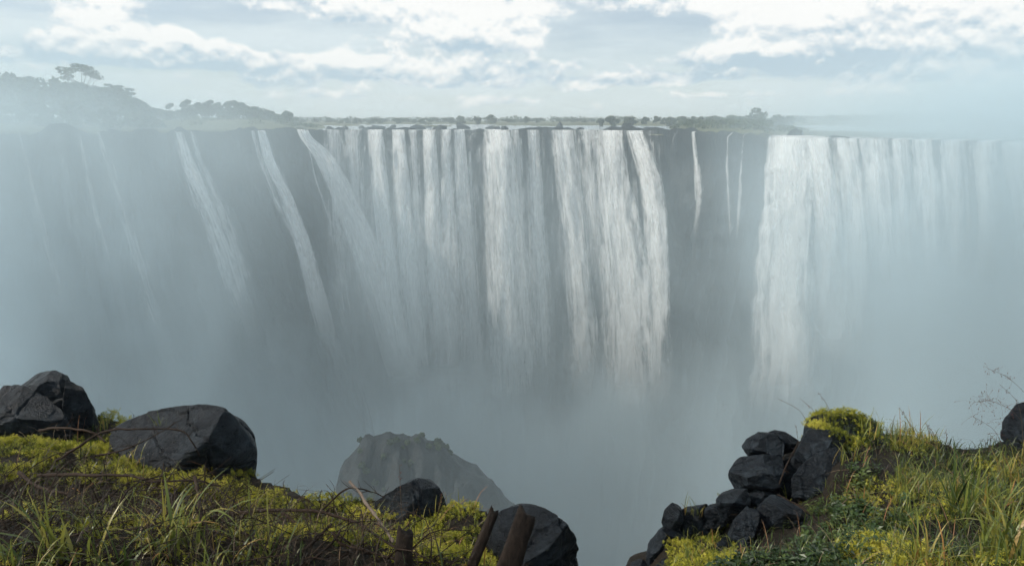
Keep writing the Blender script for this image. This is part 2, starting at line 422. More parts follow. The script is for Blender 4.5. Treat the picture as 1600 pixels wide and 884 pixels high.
def lip_point(px):
    a = (px - 800) / FPX / (math.cos(PITCH))
    for _ in range(3):                                             # pixel column of the lip at river level
        P = np.array([a * lip_y(a), lip_y(a), 0.0]); a -= (proj(P)[0] - px) / FPX
    return np.array([a * lip_y(a), lip_y(a), 0.0]), a
def stream_mesh(name, path, widths, mat, seed, amount, out_off, spread=1.0, bulge=.34, jitter=1.0, start_over=True):
    path = np.asarray(path, float); py0, py1 = path[0, 1], path[-1, 1]
    nv = int((py1 - py0) / 4) + 2; wmax = max(widths) * spread; nu = int(np.clip(wmax / 3.5, 7, 90))
    pys = np.linspace(py0, py1, nv); cx = np.interp(pys, path[:, 1], path[:, 0]); cx = smooth1(cx, 9)[:nv] if nv > 12 else cx
    w = np.interp(pys, path[:, 1], widths) * spread
    us = np.linspace(0, 1, nu); e = 1 - np.abs(2 * us - 1)
    if wmax > 300: e = np.minimum(e * 8, .42)
    P = np.zeros((nv, nu, 3)); N = np.zeros((nv, nu, 3)); want = cx[:, None] + (us[None] - .5) * w[:, None]; aim = want.copy()
    for it in range(2):
        for i in range(nv):
            for j in range(nu):
                h = cliff_hit(aim[i, j], pys[i]); lp, a = lip_point(aim[i, j])
                P[i, j] = lp if h is None else h; N[i, j] = col_normal(a)
        wm = w / FPX * P[:, nu // 2, 1]                              # width in metres
        d = np.maximum(-P[:, :, 2], 0)
        sn = fbm(np.stack([us[None] * wm[:, None] * .8 + seed * 7, -P[:, :, 2] * .16, np.full((nv, nu), seed * 3.)], -1), 4, seed)
        leap = np.sqrt(d) * .42                                      # water springs clear of the rock as it drops
        off = out_off + leap + min(bulge, 4 / wm.max()) * wm[:, None] * np.sqrt(np.clip(1 - (2 * us[None] - 1) ** 2, 0, 1)) * np.minimum(1, d / 3) + sn * jitter * np.minimum(1, d / 5)
        Q = P + N * off[..., None]
        if it == 0: aim = want - (proj(Q)[0] - want)
    L = np.cumsum(np.r_[0, np.linalg.norm(np.diff(Q[:, nu // 2], axis=0), axis=1)])
    if start_over:                                                   # two rows back over the river bed
        b0 = P[0] - N[0] * 3.0; b1 = P[0] - N[0] * 1.0
        b0[:, 2] = .10; b1[:, 2] = .13
        r0 = P[0] + N[0] * .1; r0[:, 2] = .06
        Q = np.concatenate([b0[None], b1[None], r0[None], Q]); L = np.r_[-3, -1, -.1, L]; wm = np.r_[wm[0], wm[0], wm[0], wm]
    n2 = len(L); U = (us[None] - .5) * wm[:, None]
    fr = L / max(L[-1], 1); amt = np.interp(fr, [-.5, 0, .06], [.7, 1, 1]) * amount; fade = np.interp(fr, [0, .45, .75, 1], [1, .95, .6, 0])
    fl = np.stack([U, np.broadcast_to(L[:, None], U.shape), np.broadcast_to(e[None], U.shape), np.broadcast_to(amt[:, None], U.shape)], -1)
    return mesh_np(name, Q, grid_faces(n2, nu), mat, True, {'flow': fl.reshape(-1, 4), 'fade': np.broadcast_to(fade[:, None], U.shape).reshape(-1)})
G1, G2, G3, G4 = 'slanting cataracts on the sloping rock face', 'falls of the main curtain', 'thin trickles down the bare buttress', 'falls beyond the bare buttress'
FALLS = [   # path in the photograph, widths, amount, label, group
    ([(30, 212), (60, 330), (100, 470), (130, 560)], [16, 26, 40, 40], .5, 'faint misty fall, third from the one under the flat-topped tree', G1),
    ([(92, 212), (112, 330), (150, 470), (180, 560)], [18, 24, 36, 44], .5, 'faint misty fall, second from the one under the flat-topped tree', G1),
    ([(125, 211), (150, 330), (190, 470), (220, 560)], [12, 18, 30, 40], .5, 'faint misty fall, first from the one under the flat-topped tree', G1),
    ([(157, 210), (170, 250), (200, 350), (250, 500), (300, 640)], [13, 18, 24, 40, 44], .7, 'pale fall under the flat-topped tree, half lost in mist', G1),
    ([(279, 207), (292, 250), (318, 310), (352, 400), (392, 520)], [14, 22, 36, 36, 32], 1.1, 'misty twin cataract, the wider strand below the palm grove', G1),
    ([(300, 206), (316, 260), (342, 316), (372, 400), (402, 500)], [9, 12, 26, 30, 26], .85, 'misty twin cataract, the narrower strand below the palm grove', G1),
    ([(394, 204), (404, 240), (430, 310), (462, 375), (480, 430)], [6, 10, 12, 14, 14], .85, 'thin side strand of the bright narrow slanting cataract', G1),
    ([(408, 203), (420, 250), (446, 305), (470, 370), (487, 430), (503, 490), (520, 550)], [12, 16, 20, 24, 28, 30, 30], 1.5, 'bright narrow cataract slanting down dark rock', G1),
    ([(472, 203), (478, 216), (500, 236), (530, 288), (560, 358), (584, 425), (606, 495), (628, 560), (645, 620)], [16, 18, 28, 34, 40, 42, 46, 50, 50], 3.2, 'thick white cataract leaping off a ledge and slanting down', G1),
    ([(481, 225), (494, 285), (512, 330), (530, 380)], [4, 7, 12, 12], .8, 'wispy strand splitting off the thick slanting cataract', G1),
    ([(520, 203), (524, 300), (535, 420), (548, 520)], [26, 36, 36, 36], .85, 'thin lacy veil beside the thick slanting cataract', G2),
    ([(550, 203), (555, 300), (566, 420), (576, 520)], [26, 30, 32, 32], .9, 'thin lacy veil beside the first solid fall of the curtain', G2),
    ([(586, 202), (594, 290), (606, 400), (622, 520), (634, 600)], [22, 24, 28, 34, 38], 1.35, 'slender white fall, first solid one after the lacy veils', G2),
    ([(622, 202), (628, 290), (638, 400), (650, 520), (660, 600)], [18, 24, 28, 32, 36], 1.35, 'slender white fall, second solid one after the lacy veils', G2),
    ([(645, 202), (650, 290), (658, 400), (664, 500)], [12, 16, 18, 18], 1.0, 'threadlike fall between the second and third solid falls', G2),
    ([(671, 202), (674, 290), (680, 400), (690, 520), (696, 600)], [18, 22, 28, 34, 36], 1.4, 'slender warm-white fall, third solid one after the lacy veils', G2),
    ([(697, 202), (699, 290), (704, 400), (712, 520), (716, 600)], [14, 20, 24, 28, 30], 1.3, 'slender fall, near one of a pair before a dark gap', G2),
    ([(717, 202), (722, 290), (730, 400), (738, 520), (742, 590)], [16, 22, 28, 32, 32], 1.3, 'slender fall at the edge of a dark gap in the curtain', G2),
    ([(735, 236), (737, 300), (742, 380), (746, 450)], [7, 11, 14, 14], .8, 'short wisp starting halfway in the dark gap', G2),
    ([(776, 202), (779, 230), (784, 300), (792, 420), (800, 540), (806, 640)], [36, 46, 54, 64, 72, 76], 1.2, 'broad white fall bulging over a boulder at the lip', G2),
    ([(806, 202), (810, 290), (818, 400), (826, 520), (832, 600)], [16, 20, 26, 30, 34], .95, 'narrow fall clinging to the broad bulging fall', G2),
    ([(832, 202), (836, 290), (842, 400), (850, 520), (856, 600)], [20, 24, 28, 30, 32], 1.1, 'isolated narrow fall between two dark rock bands', G2),
    ([(880, 203), (890, 290), (902, 400), (915, 520), (922, 610)], [36, 40, 42, 48, 54], 1.15, 'curved fall sweeping out beside the dark rock band', G2),
    ([(918, 203), (922, 270), (930, 340), (940, 440)], [34, 34, 32, 32], .85, 'sheer lacy veil behind two heavy falls', G2),
    ([(953, 204), (958, 270), (968, 340), (980, 430), (986, 540), (990, 640)], [36, 46, 62, 72, 80, 84], 1.22, 'heaviest warm-white fall of the main curtain', G2),
    ([(990, 205), (1004, 240), (1018, 280), (1026, 340), (1030, 430), (1032, 540), (1034, 630)], [26, 30, 34, 36, 36, 36, 38], 1.2, 'arching fall that ends the main curtain', G2),
    ([(1083, 206), (1088, 250), (1093, 292), (1092, 320), (1086, 370)], [5, 8, 15, 10, 6], 1.0, 'branching trickle, widest on the bare buttress', G3),
    ([(1052, 215), (1050, 280), (1044, 340)], [3, 4, 5], .6, 'hair-thin trickle beside the arching fall', G3),
    ([(1137, 214), (1136, 260), (1140, 310), (1142, 370)], [4, 6, 8, 8], .9, 'straight trickle on the bare buttress', G3),
    ([(1162, 212), (1158, 260), (1156, 320), (1152, 380)], [4, 6, 8, 8], .9, 'jagged trickle by the end of the bare buttress', G3),
    ([(1232, 214), (1232, 270), (1228, 350), (1224, 460), (1220, 560), (1216, 640)], [58, 66, 74, 82, 88, 94], 1.35, 'dense white fall with boiling texture beside the bare buttress', G4),
    ([(1277, 214), (1284, 270), (1292, 350), (1296, 460), (1298, 560)], [34, 36, 44, 50, 56], 1.4, 'smooth pale fall next to the dense boiling fall', G4),
    ([(1318, 214), (1326, 270), (1334, 350), (1336, 460), (1338, 560)], [40, 44, 48, 52, 54], 1.2, 'wide fall fading into thick spray, first from the smooth pale fall', G4),
    ([(1362, 215), (1370, 270), (1376, 350), (1378, 460)], [40, 44, 48, 50], 1.2, 'wide fall fading into thick spray, second from the smooth pale fall', G4),
    ([(1402, 217), (1408, 280), (1412, 360), (1414, 460)], [36, 40, 44, 46], 1.1, 'wide fall fading into thick spray, third from the smooth pale fall', G4),
    ([(1444, 219), (1450, 290), (1452, 380), (1452, 470)], [40, 44, 46, 46], 1.1, 'wide fall fading into thick spray, fourth from the smooth pale fall', G4),
    ([(1488, 221), (1494, 300), (1496, 380), (1496, 470)], [40, 44, 46, 46], 1.0, 'wide fall fading into thick spray, fifth from the smooth pale fall', G4),
    ([(1535, 223), (1542, 300), (1546, 380), (1548, 470)], [42, 46, 48, 48], 1.0, 'wide fall fading into thick spray, sixth from the smooth pale fall', G4),
    ([(1585, 225), (1594, 300), (1600, 380), (1604, 470)], [42, 46, 48, 48], 1.0, 'wide fall fading into thick spray, seventh from the smooth pale fall', G4)]
FALLS.append(([(770, 204), (772, 300), (776, 420), (780, 540), (782, 600)], [540, 540, 540, 540, 540], .62, 'broad thin veil of water behind the main curtain', G2))
for i, (pth, ws, amt, lab, grp) in enumerate(FALLS):
    ws = [w * 1.22 for w in ws] if max(ws) > 12 and max(ws) < 200 else ws
    w_ = link('waterfall', stream_mesh('waterfall', pth, ws, FALL, 40 + i, amt, .5, 1.0, jitter=.9, start_over=pth[0][1] < 230), label=lab, cat='waterfall', group=grp)
    if 12 < max(ws) < 200:
        link('spray', stream_mesh('spray', pth, ws, SPRAY, 140 + i, min(amt * .62, .85), 1.1, 1.40, .30, 1.5, False), parent=w_)

# ---------------------------------------------------------------- rocks: facetted convex bodies, weathered
def ico(n):
    import bmesh
    bm = bmesh.new(); bmesh.ops.create_icosphere(bm, subdivisions=n, radius=1.0)
    V = np.array([v.co[:] for v in bm.verts]); F = np.array([[v.index for v in f.verts] for f in bm.faces]); bm.free(); return V, F
ICO = {n: ico(n) for n in (3, 4, 5, 6, 7)}
def planes_body(planes, size, sub, sharp):
    V, F = ICO[sub]; x = V * size
    s = np.zeros(len(V))
    for n, d in planes:
        s += np.maximum(x @ n, 0) ** sharp / d ** sharp
    return x * (s ** (-1 / sharp))[:, None], F
def random_planes(rng, size, k=16):
    out = []
    for _ in range(k):
        n = rng.normal(size=3); n /= np.linalg.norm(n)
        out.append((n, np.linalg.norm(n * size) * rng.uniform(.72, 1.0)))
    return out
def cut_facets(P, rng, k, lo, hi, bias):
    """plane cuts: flatten what stands beyond each plane"""
    P = P.copy()
    for _ in range(k):
        n = rng.normal(size=3) + bias; n /= np.linalg.norm(n); h = P @ n; d = h.max() * rng.uniform(lo, hi)
        P = P - n * np.maximum(h - d, 0)[:, None]
    return P
def fracture(P, rng, k, scale):
    """joints through the block: a narrow groove and a small step across each"""
    c = P.mean(0); r = np.linalg.norm(P - c, axis=1)[:, None] + 1e-9; u = (P - c) / r; h = np.zeros(len(P)); wv = fbm(P / scale * 2.2, 4, 5, .55) * .16 * scale
    for _ in range(k):
        n = rng.normal(size=3) * [1, .6, 1]; n /= np.linalg.norm(n); t = (P - c) @ n - rng.uniform(-.55, .55) * scale + wv * rng.uniform(.5, 1.3)
        h += -np.exp(-(t / (.016 * scale)) ** 2) * rng.uniform(.02, .05) * scale + (t > 0) * rng.uniform(-.035, .035) * scale
    return P + u * h[:, None]
def weather(P, F, amp, seed, scale):
    """layered fracture relief along the surface"""
    c = P.mean(0); d = P - c; r = np.linalg.norm(d, axis=1)[:, None] + 1e-9; u = d / r
    rng = np.random.default_rng(seed); ax = rng.normal(size=3) * [.4, .4, 1]; ax /= np.linalg.norm(ax)
    q = P / scale
    bed = q + ax * ((q @ ax)[:, None] * 1.6)
    h = fbm(q * 1.5, 5, seed, .5) * 1.0 + (.4 - np.abs(fbm(bed * 1.1, 3, seed + 9, .5))) * .8 + fbm(q * 5, 3, seed + 4, .6) * .25
    st = fbm(bed * .8 + 5, 3, seed + 21) * 3.0; h = h + (np.floor(st) + sstep(st - np.floor(st), .0, .22)) * .42      # chipped steps
    return P + u * (h * amp * scale)[:, None]
def free_rock(size, seed, sub=4, amp=.05, mat=None):
    rng = np.random.default_rng(seed); size = np.asarray(size, float)
    P, F = planes_body(random_planes(rng, size), size, sub, 24)
    P = cut_facets(P, rng, 8, .7, .95, np.zeros(3)); P = weather(P, F, amp, seed, size.mean()); return mesh_np('rock', P, F, mat or BOULDER)

# rocks breaking the water along the lip
rng = np.random.default_rng(77)
LIPROCK = [(1226, 1.2, 1.05, 'dark boulder splitting the rapids above the dense boiling fall'), (787, 1.2, 1.0, 'dark boulder at the lip inside the broad bulging fall'),
           (1172, 1.6, 1.6, 'dark rock at the corner of the bare buttress')]
for px, back, sz, lab in LIPROCK:
    P, a = lip_point(px); n_ = col_normal(a)
    link('lip_rock', free_rock((sz, sz * .8, sz * .55), int(px), 4, .06, CLIFF), loc=P - n_ * back, label=lab, cat='rock', group='rocks breaking the water along the lip')
for i in range(46):
    px = rng.uniform(486, 1560)
    if 1045 < px < 1200 or px > 1275: continue
    P, a = lip_point(px); n_ = col_normal(a); s = rng.uniform(.4, 1.3) * (.55 if px > 1200 else 1); back = rng.uniform(1, 5) if i % 2 else rng.uniform(5, 40)
    link('lip_rock', free_rock((s * 1.4, s, s * rng.uniform(.35, .6)), 300 + i, 3, .07, CLIFF), loc=P - n_ * back + np.array([0, 0, .05]),
         label='low dark rock in the shallows above the falls', cat='rock', group='rocks breaking the water along the lip')

# ---------------------------------------------------------------- trees of the far bank
LEAF_FAR = mat_leaf('savanna foliage', [(0, (.022, .035, .018)), (.5, (.045, .065, .030)), (1, (.085, .105, .045))], .7, .25, .2)
BARK = mat_wood('bark', (.03, .025, .02), (.11, .09, .07), 3)
def crown_cloud(rng, clumps, n, leaf):
    """leaf faces scattered through clumps (centre, radii)"""
    vol = np.array([r[0] * r[1] * r[2] for c, r in clumps]) ** .67; idx = rng.choice(len(clumps), n, p=vol / vol.sum())
    C = np.array([c for c, r in clumps])[idx]; Rr = np.array([r for c, r in clumps])[idx]
    d = rng.normal(size=(n, 3)); d /= np.linalg.norm(d, axis=1)[:, None]
    rad = rng.uniform(.45, 1.08, n) ** .6
    p = C + d * Rr * rad[:, None]
    a = rng.normal(size=(n, 3)); a /= np.linalg.norm(a, axis=1)[:, None]; b = np.cross(a, d); b /= np.linalg.norm(b, axis=1)[:, None] + 1e-6
    s = leaf * rng.uniform(.6, 1.4, n)[:, None]
    V = np.stack([p - a * s, p + b * s * .7, p + a * s, p - b * s * .7], 1)
    t = np.clip(.5 + rng.normal(size=n) * .22 + (rng.uniform(size=len(clumps))[idx] - .5) * .5, 0, 1)
    return V.reshape(-1, 3), np.arange(4 * n).reshape(-1, 4), np.repeat(t, 4)
def make_tree(kind, h, w, seed):
    """trunk and crown meshes, base at the origin"""
    rng = np.random.default_rng(seed); tr = Acc(); cr = Acc(); cl = []
    r0 = max(.10, h * .022)
    if kind == 'umbrella':
        fork = h * .42; add_tube(tr, spline([(0, 0, -.4), (.1, 0, fork * .5), (.0, .1, fork)], 8), np.linspace(r0 * 1.3, r0, 8), 7)
        for k in range(9):
            an = k / 9 * 6.28 + rng.uniform(-.3, .3); rr = w * rng.uniform(.5, .92); hh = h * rng.uniform(.70, .93)
            tip = np.array([math.cos(an) * rr, math.sin(an) * rr, hh])
            add_tube(tr, spline([(0, 0, fork), tip * [.35, .35, 1] * [1, 1, .72], tip], 7), np.linspace(r0 * .6, r0 * .12, 7), 5)
            cl.append((tip, (w * .27, w * .27, h * .040)))
            m = tip * [.55, .55, 1] + [0, 0, h * .05]; cl.append((m + rng.normal(size=3) * [.5, .5, .2], (w * .22, w * .22, h * .035)))
        n = 1500; leaf = .17
    elif kind == 'palm':
        add_tube(tr, spline([(0, 0, -.4), (.1, 0, h * .5), (.15, .05, h * .93)], 8), np.linspace(r0, r0 * .7, 8), 6)
        cl = [((.15 + .5 * w * math.cos(k * 2.1), .05 + .5 * w * math.sin(k * 2.1), h * .95 - w * .3 * (k % 3)), (w * .62, w * .62, w * .42)) for k in range(6)]; n = 300; leaf = .30
    else:
        add_tube(tr, spline([(0, 0, -.4), (.05, .1, h * .3), (0, 0, h * .6)], 7), np.linspace(r0 * 1.2, r0 * .5, 7), 6)
        for k in range(14 if kind == 'tree' else 9):
            an = rng.uniform(0, 6.28); rr = w * math.sqrt(rng.uniform(0, 1)) * .72
            lo = .30 if kind == 'tree' else .12
            hh = h * rng.uniform(lo, .86) * (1 - .25 * (rr / w) ** 2)
            c = np.array([math.cos(an) * rr, math.sin(an) * rr, hh]); s = rng.uniform(.24, .42)
            cl.append((c, (w * s, w * s, min(w * s, h * .2) * rng.uniform(.7, 1.0))))
            if kind == 'tree': add_tube(tr, spline([(0, 0, h * .3), c * [.5, .5, .8], c], 5), np.linspace(r0 * .5, r0 * .1, 5), 4)
        cl.append((np.array([0, 0, h * .85]), (w * .4, w * .4, h * .15)))
        n = 1500 if kind == 'tree' else 700; leaf = .30 if kind == 'tree' else .30
    V, F, t = crown_cloud(rng, cl, n, leaf); cr.add(V, F, t)
    return tr.mesh('trunk', BARK), cr.mesh('crown', LEAF_FAR, False)
def place_tree(kind, px, top, hw, Y, seed, name, label, group, meshes=None):
    P = at(px, 188, Y); g = float(land_h(np.array([P[0]]), np.array([Y]), np.array([max(.5, Y - lip_y(P[0] / Y))]))[0])
    zt = at(px, top, Y)[2]; h = max(zt - g, .8); w = hw / FPX * Y
    r = bpy.data.objects.new(name, None); scene.collection.objects.link(r); r.location = (P[0], Y, g); r.empty_display_size = .5
    r['label'] = label; r['category'] = 'tree' if name != 'bush' else 'bush'
    if group: r['group'] = group
    t, c = make_tree(kind, h, w, seed); link('trunk', t, r); link('crown', c, r)
    return r
GF, GP, GB = 'trees of the misty forest on the far bank', 'trees of the palm grove behind the lip', 'bushes along the river horizon'
rng = np.random.default_rng(5)
place_tree('umbrella', 134, 97, 31, 132, 1, 'flat_topped_tree', 'tall flat-topped tree standing above the misty forest', GF)
place_tree('umbrella', 190, 134, 30, 126, 2, 'spreading_tree', 'spreading tree with a long bough at the forest end', GF)
prof_x = [-420, -200, -60, 0, 14, 30, 60, 100, 165, 200, 225, 250, 270]; prof_y = [60, 80, 96, 101, 112, 116, 115, 122, 132, 140, 160, 168, 176]
for i, px in enumerate(np.arange(-400, 262, 19)):
    top = np.interp(px, prof_x, prof_y) + rng.uniform(0, 5); Y = 118 + rng.uniform(-6, 16) if px > -20 else 108 + rng.uniform(-8, 20)
    place_tree('tree', px + rng.uniform(-5, 5), top, rng.uniform(20, 30), Y, 500 + i, 'forest_tree', 'rounded tree in the misty forest canopy', GF)
for i, px in enumerate(np.arange(-300, 262, 27)):
    top = np.interp(px, prof_x, prof_y); top = top + (198 - top) * rng.uniform(.45, .7)
    place_tree('shrub', px + rng.uniform(-8, 8), top, rng.uniform(20, 30), 104 + rng.uniform(-3, 8), 560 + i, 'bush', 'bush at the foot of the misty forest', GF)
for i, (px, top, hw) in enumerate([(266, 161, 6), (291, 156, 8), (309, 159, 5), (327, 156, 7), (341, 159, 5), (357, 157, 6)]):
    place_tree('palm', px, top + 2, hw, 205 + 4 * i, 600 + i, 'palm_tree', 'round-headed palm rising above the grove', GP)
for i, (px, top, hw) in enumerate([(300, 164, 15), (322, 161, 15), (342, 162, 16), (368, 157, 12), (380, 160, 13), (398, 167, 20), (420, 173, 22), (448, 174, 10), (282, 172, 16), (262, 176, 14), (362, 168, 18), (437, 180, 16), (405, 176, 18)]):
    place_tree('tree', px, top, hw, 190 + rng.uniform(0, 30), 620 + i, 'grove_tree', 'leafy tree in the palm grove', GP)
named = [(768, 179, 11, 330, 'bushy clump above the broad bulging fall'), (822, 182, 6, 330, 'single round bush above the isolated narrow fall'), (718, 181, 7, 340, 'round bush beside the bushy clump'),
         (1180, 168, 19, 190, 'large round tree above the bare buttress'), (1143, 180, 20, 190, 'low bush beside the large round tree'), (1214, 179, 15, 190, 'low bush on the open side of the large round tree')]
for i, (px, top, hw, Y, lab) in enumerate(named):
    place_tree('shrub', px, top, hw, Y, 700 + i, 'bush' if 'bush' in lab else 'round_tree', lab, GB)
for i in range(52):
    px = 462 + i * 15.5 + rng.uniform(-6, 6); Y = rng.uniform(300, 460) if px < 930 or px > 1240 else rng.uniform(170, 260)
    place_tree('shrub', px, rng.uniform(183.5, 187.5) - (2.5 if 940 < px < 1240 else 0), rng.uniform(6, 15), Y, 720 + i, 'bush', 'low bush on the flat horizon behind the river', GB)
# the unbroken scrub beyond reads as one mass
rng = np.random.default_rng(9); sc = Acc(); cl = []
for i in range(900):
    a = rng.uniform(-1.4, 1.2); Y = rng.uniform(480, 1100); h = rng.uniform(1.5, 4.5)
    g = float(land_h(np.array([a * Y]), np.array([Y]), np.array([Y - 110.]))[0]); cl.append((np.array([a * Y, Y, g + h * .5]), (h * 1.6, h * 1.6, h * .6)))
V, F, t = crown_cloud(rng, cl, 30000, .9); sc.add(V, F, t)
link('scrubland', sc.mesh('scrubland', LEAF_FAR, False), label='grey-green scrub along the far horizon', cat='scrub', kind='stuff')
# reeds and grass on the islets close behind the lip
rng = np.random.default_rng(10); cl = []
for i in range(420):
    px = rng.uniform(1040, 1250) if i % 2 else rng.uniform(250, 1000); P, a = lip_point(px); t = rng.uniform(2, 40) if i % 2 else rng.uniform(15, 90)
    Y = lip_y(a) + t; g = float(land_h(np.array([a * Y]), np.array([Y]), np.array([t]))[0])
    if g < .05: continue
    h = rng.uniform(.3, .9); cl.append((np.array([a * Y, Y, g + h * .4]), (rng.uniform(.6, 1.6), .8, h * .6)))
sc = Acc(); V, F, t = crown_cloud(rng, cl, 9000, .16); sc.add(V, F, np.clip(t + .25, 0, 1))
link('reeds', sc.mesh('reeds', LEAF_FAR, False), label='dry reeds and grass on the islets above the falls', cat='reeds', kind='stuff')

# ---------------------------------------------------------------- rock spur rising out of the spray below the bank
def spur():
    xs = np.linspace(-27, 15, 150); ys = np.linspace(24, 64, 110); Xg, Yg = np.meshgrid(xs, ys)
    sk = np.array([(380, 1000), (470, 880), (515, 790), (535, 735), (560, 702), (574, 682), (600, 676), (628, 671), (655, 673), (672, 692), (692, 699), (712, 722), (742, 741), (790, 772), (830, 800), (870, 860), (940, 1000)], float)
    tops = np.array([at(a, b, 42.0) for a, b in sk]); top = np.interp(Xg, tops[:, 0], tops[:, 2]) + fbm(np.stack([Xg * .8, Xg * 0, Yg * .3], -1), 4, 66, .65) * .9
    dy = np.abs(Yg - 42); q_ = np.stack([Xg, Yg, Xg * 0], -1)
    z = top - dy ** 1.35 * .55 + fbm(q_ * .55, 5, 61, .6) * 1.1 * np.minimum(1, dy / 2.5 + .35) + np.round(fbm(q_ * .25, 3, 63) * 4) * .45 * np.minimum(1, dy / 2 + .2) + np.abs(vnoise(q_ * .35, 62)) * -1.2 * np.minimum(1, dy / 3)
    ex = np.minimum(np.minimum(Xg + 27, 15 - Xg), np.minimum(Yg - 24, 64 - Yg)); z = z - 40 * np.clip(1 - ex / 4, 0, 1) ** 2
    return Xg, Yg, z
sx_, sy_, sz_ = spur()
sp_ = link('rock_spur', mesh_np('rock_spur', np.stack([sx_, sy_, sz_], -1), grid_faces(*sx_.shape), CLIFF), label='dark rock spur looming out of the spray below the bank', cat='rock')
rng = np.random.default_rng(3); cl = []
for i in range(34):
    x = rng.uniform(-11, -4); y = 42 + rng.normal() * 1.0; j = np.abs(sx_[0] - x).argmin(); k = np.abs(sy_[:, 0] - y).argmin()
    r_ = rng.uniform(.08, .24); cl.append((np.array([x, y, sz_[k, j] + r_ * .5]), (r_ * 1.3, r_ * 1.3, r_)))
ac = Acc(); V, F, t = crown_cloud(rng, cl, 5000, .07); ac.add(V, F, t); link('bush_cover', ac.mesh('bush_cover', LEAF_FAR, False), parent=sp_)

# ---------------------------------------------------------------- spray filling the gorge, and the air
def box_mesh(name, x0, x1, y0, y1, z0, z1):
    V = [(x, y, z) for x in (x0, x1) for y in (y0, y1) for z in (z0, z1)]
    return mesh_np(name, V, np.array([(0, 1, 3, 2), (4, 6, 7, 5), (0, 4, 5, 1), (2, 3, 7, 6), (0, 2, 6, 4), (1, 5, 7, 3)]), None, False)
MIST_GAIN = 1.0
MB = ((-195, 195), (7.5, 140), (-103, 24.5))
def mist_volume():
    """a voxel grid of spray density, filled once from smooth fields and noise"""
    nt = bpy.data.node_groups.new('spray density', 'GeometryNodeTree')
    nt.interface.new_socket('Geometry', in_out='OUTPUT', socket_type='NodeSocketGeometry')
    out = node(nt, 'NodeGroupOutput'); c = node(nt, 'GeometryNodeInputPosition').outputs[0]
    sp = node(nt, 'ShaderNodeSeparateXYZ'); nt.links.new(c, sp.inputs[0]); x, y, z = (X(nt, sp.outputs[k]) for k in 'XYZ')
    n1 = noise(nt, c, .018, 3, .5)
    n2 = noise(nt, combine(nt, x * 1.25, y, z * .62), .062, 6, .62, .6)
    d = mist_field(nt, x, y, z, n1, n2)
    vc = node(nt, 'GeometryNodeVolumeCube'); nt.links.new(d.s, vc.inputs['Density'])
    vc.inputs['Min'].default_value = [b[0] for b in MB]; vc.inputs['Max'].default_value = [b[1] for b in MB]
    for k, b in zip('XYZ', MB): vc.inputs['Resolution ' + k].default_value = int((b[1] - b[0]) / 1.7)
    sm = node(nt, 'GeometryNodeSetMaterial')
    m, mt, mo = new_mat('spray'); v = node(mt, 'ShaderNodeVolumePrincipled'); v.inputs['Color'].default_value = (.74, .875, .94, 1); v.inputs['Anisotropy'].default_value = .05
    v.inputs['Density'].default_value = MIST_GAIN; mt.links.new(v.outputs[0], mo.inputs['Volume']); m.cycles.volume_step_rate = 2.2
    sm.inputs['Material'].default_value = m
    nt.links.new(vc.outputs[0], sm.inputs['Geometry']); nt.links.new(sm.outputs[0], out.inputs[0])
    me = box_mesh('mist', *MB[0], *MB[1], *MB[2]); me.materials.append(m)
    o = link('mist', me, label='white spray filling the gorge and drifting above the lip', cat='mist', kind='stuff')
    md = o.modifiers.new('spray', 'NODES'); md.node_group = nt
def mist_field(nt, x, y, z, n1, n2):
    zz = z + (n1 - .5) * 40.0 + (n2 - .5) * 24.0
    def gauss(x0, sx, y0, sy): return ((((x - x0) / sx).pow(2.0) + ((y - y0) / sy).pow(2.0)) * -1.0).exp()
    deep = zz.step(-44, -86) * .018 + zz.step(16, -12) * .0053
    lo = gauss(-66, 29, 68, 32) * (zz.step(18, -8) * .080 + zz.step(-4, -34) * .012) * z.step(16, 0)
    ri = gauss(49, 14.5, 48, 30) * zz.step(22, -8) * z.step(10, -5) * .60
    zb = z + (n2 - .5) * 64.0 + (n1 - .5) * 30.0                 # billows where the water lands
    mid = gauss(8, 44, 99, 11) * zb.step(-33, -52) * .055 + gauss(-44, 30, 84, 14) * zb.step(-30, -48) * .05 + gauss(34, 16, 66, 12) * zb.step(-24, -40) * .06
    near = gauss(-6, 60, 30, 13) * z.step(-10, -26) * .014
    d = (deep + lo + ri) * (n2.step(.34, .66) * 1.4 + .22) * (n1.step(.36, .64) * .9 + .55) + mid + near
    return d * y.step(8, 24) * x.step(-190, -150) * x.step(190, 150) * z.step(24, 13)
mist_volume()
def mat_haze():
    m, nt, out = new_mat('haze'); v = node(nt, 'ShaderNodeVolumePrincipled'); v.inputs['Color'].default_value = (.86, .93, .97, 1); v.inputs['Density'].default_value = .0006
    v.inputs['Anisotropy'].default_value = .05; nt.links.new(v.outputs[0], out.inputs['Volume']); m.cycles.homogeneous_volume = True; return m
hm = box_mesh('haze', -17500, 17500, -60, 7600, -115, 25.5); hm.materials.append(mat_haze())
link('haze', hm, label='thin pale haze over river and far bank', cat='haze', kind='stuff')

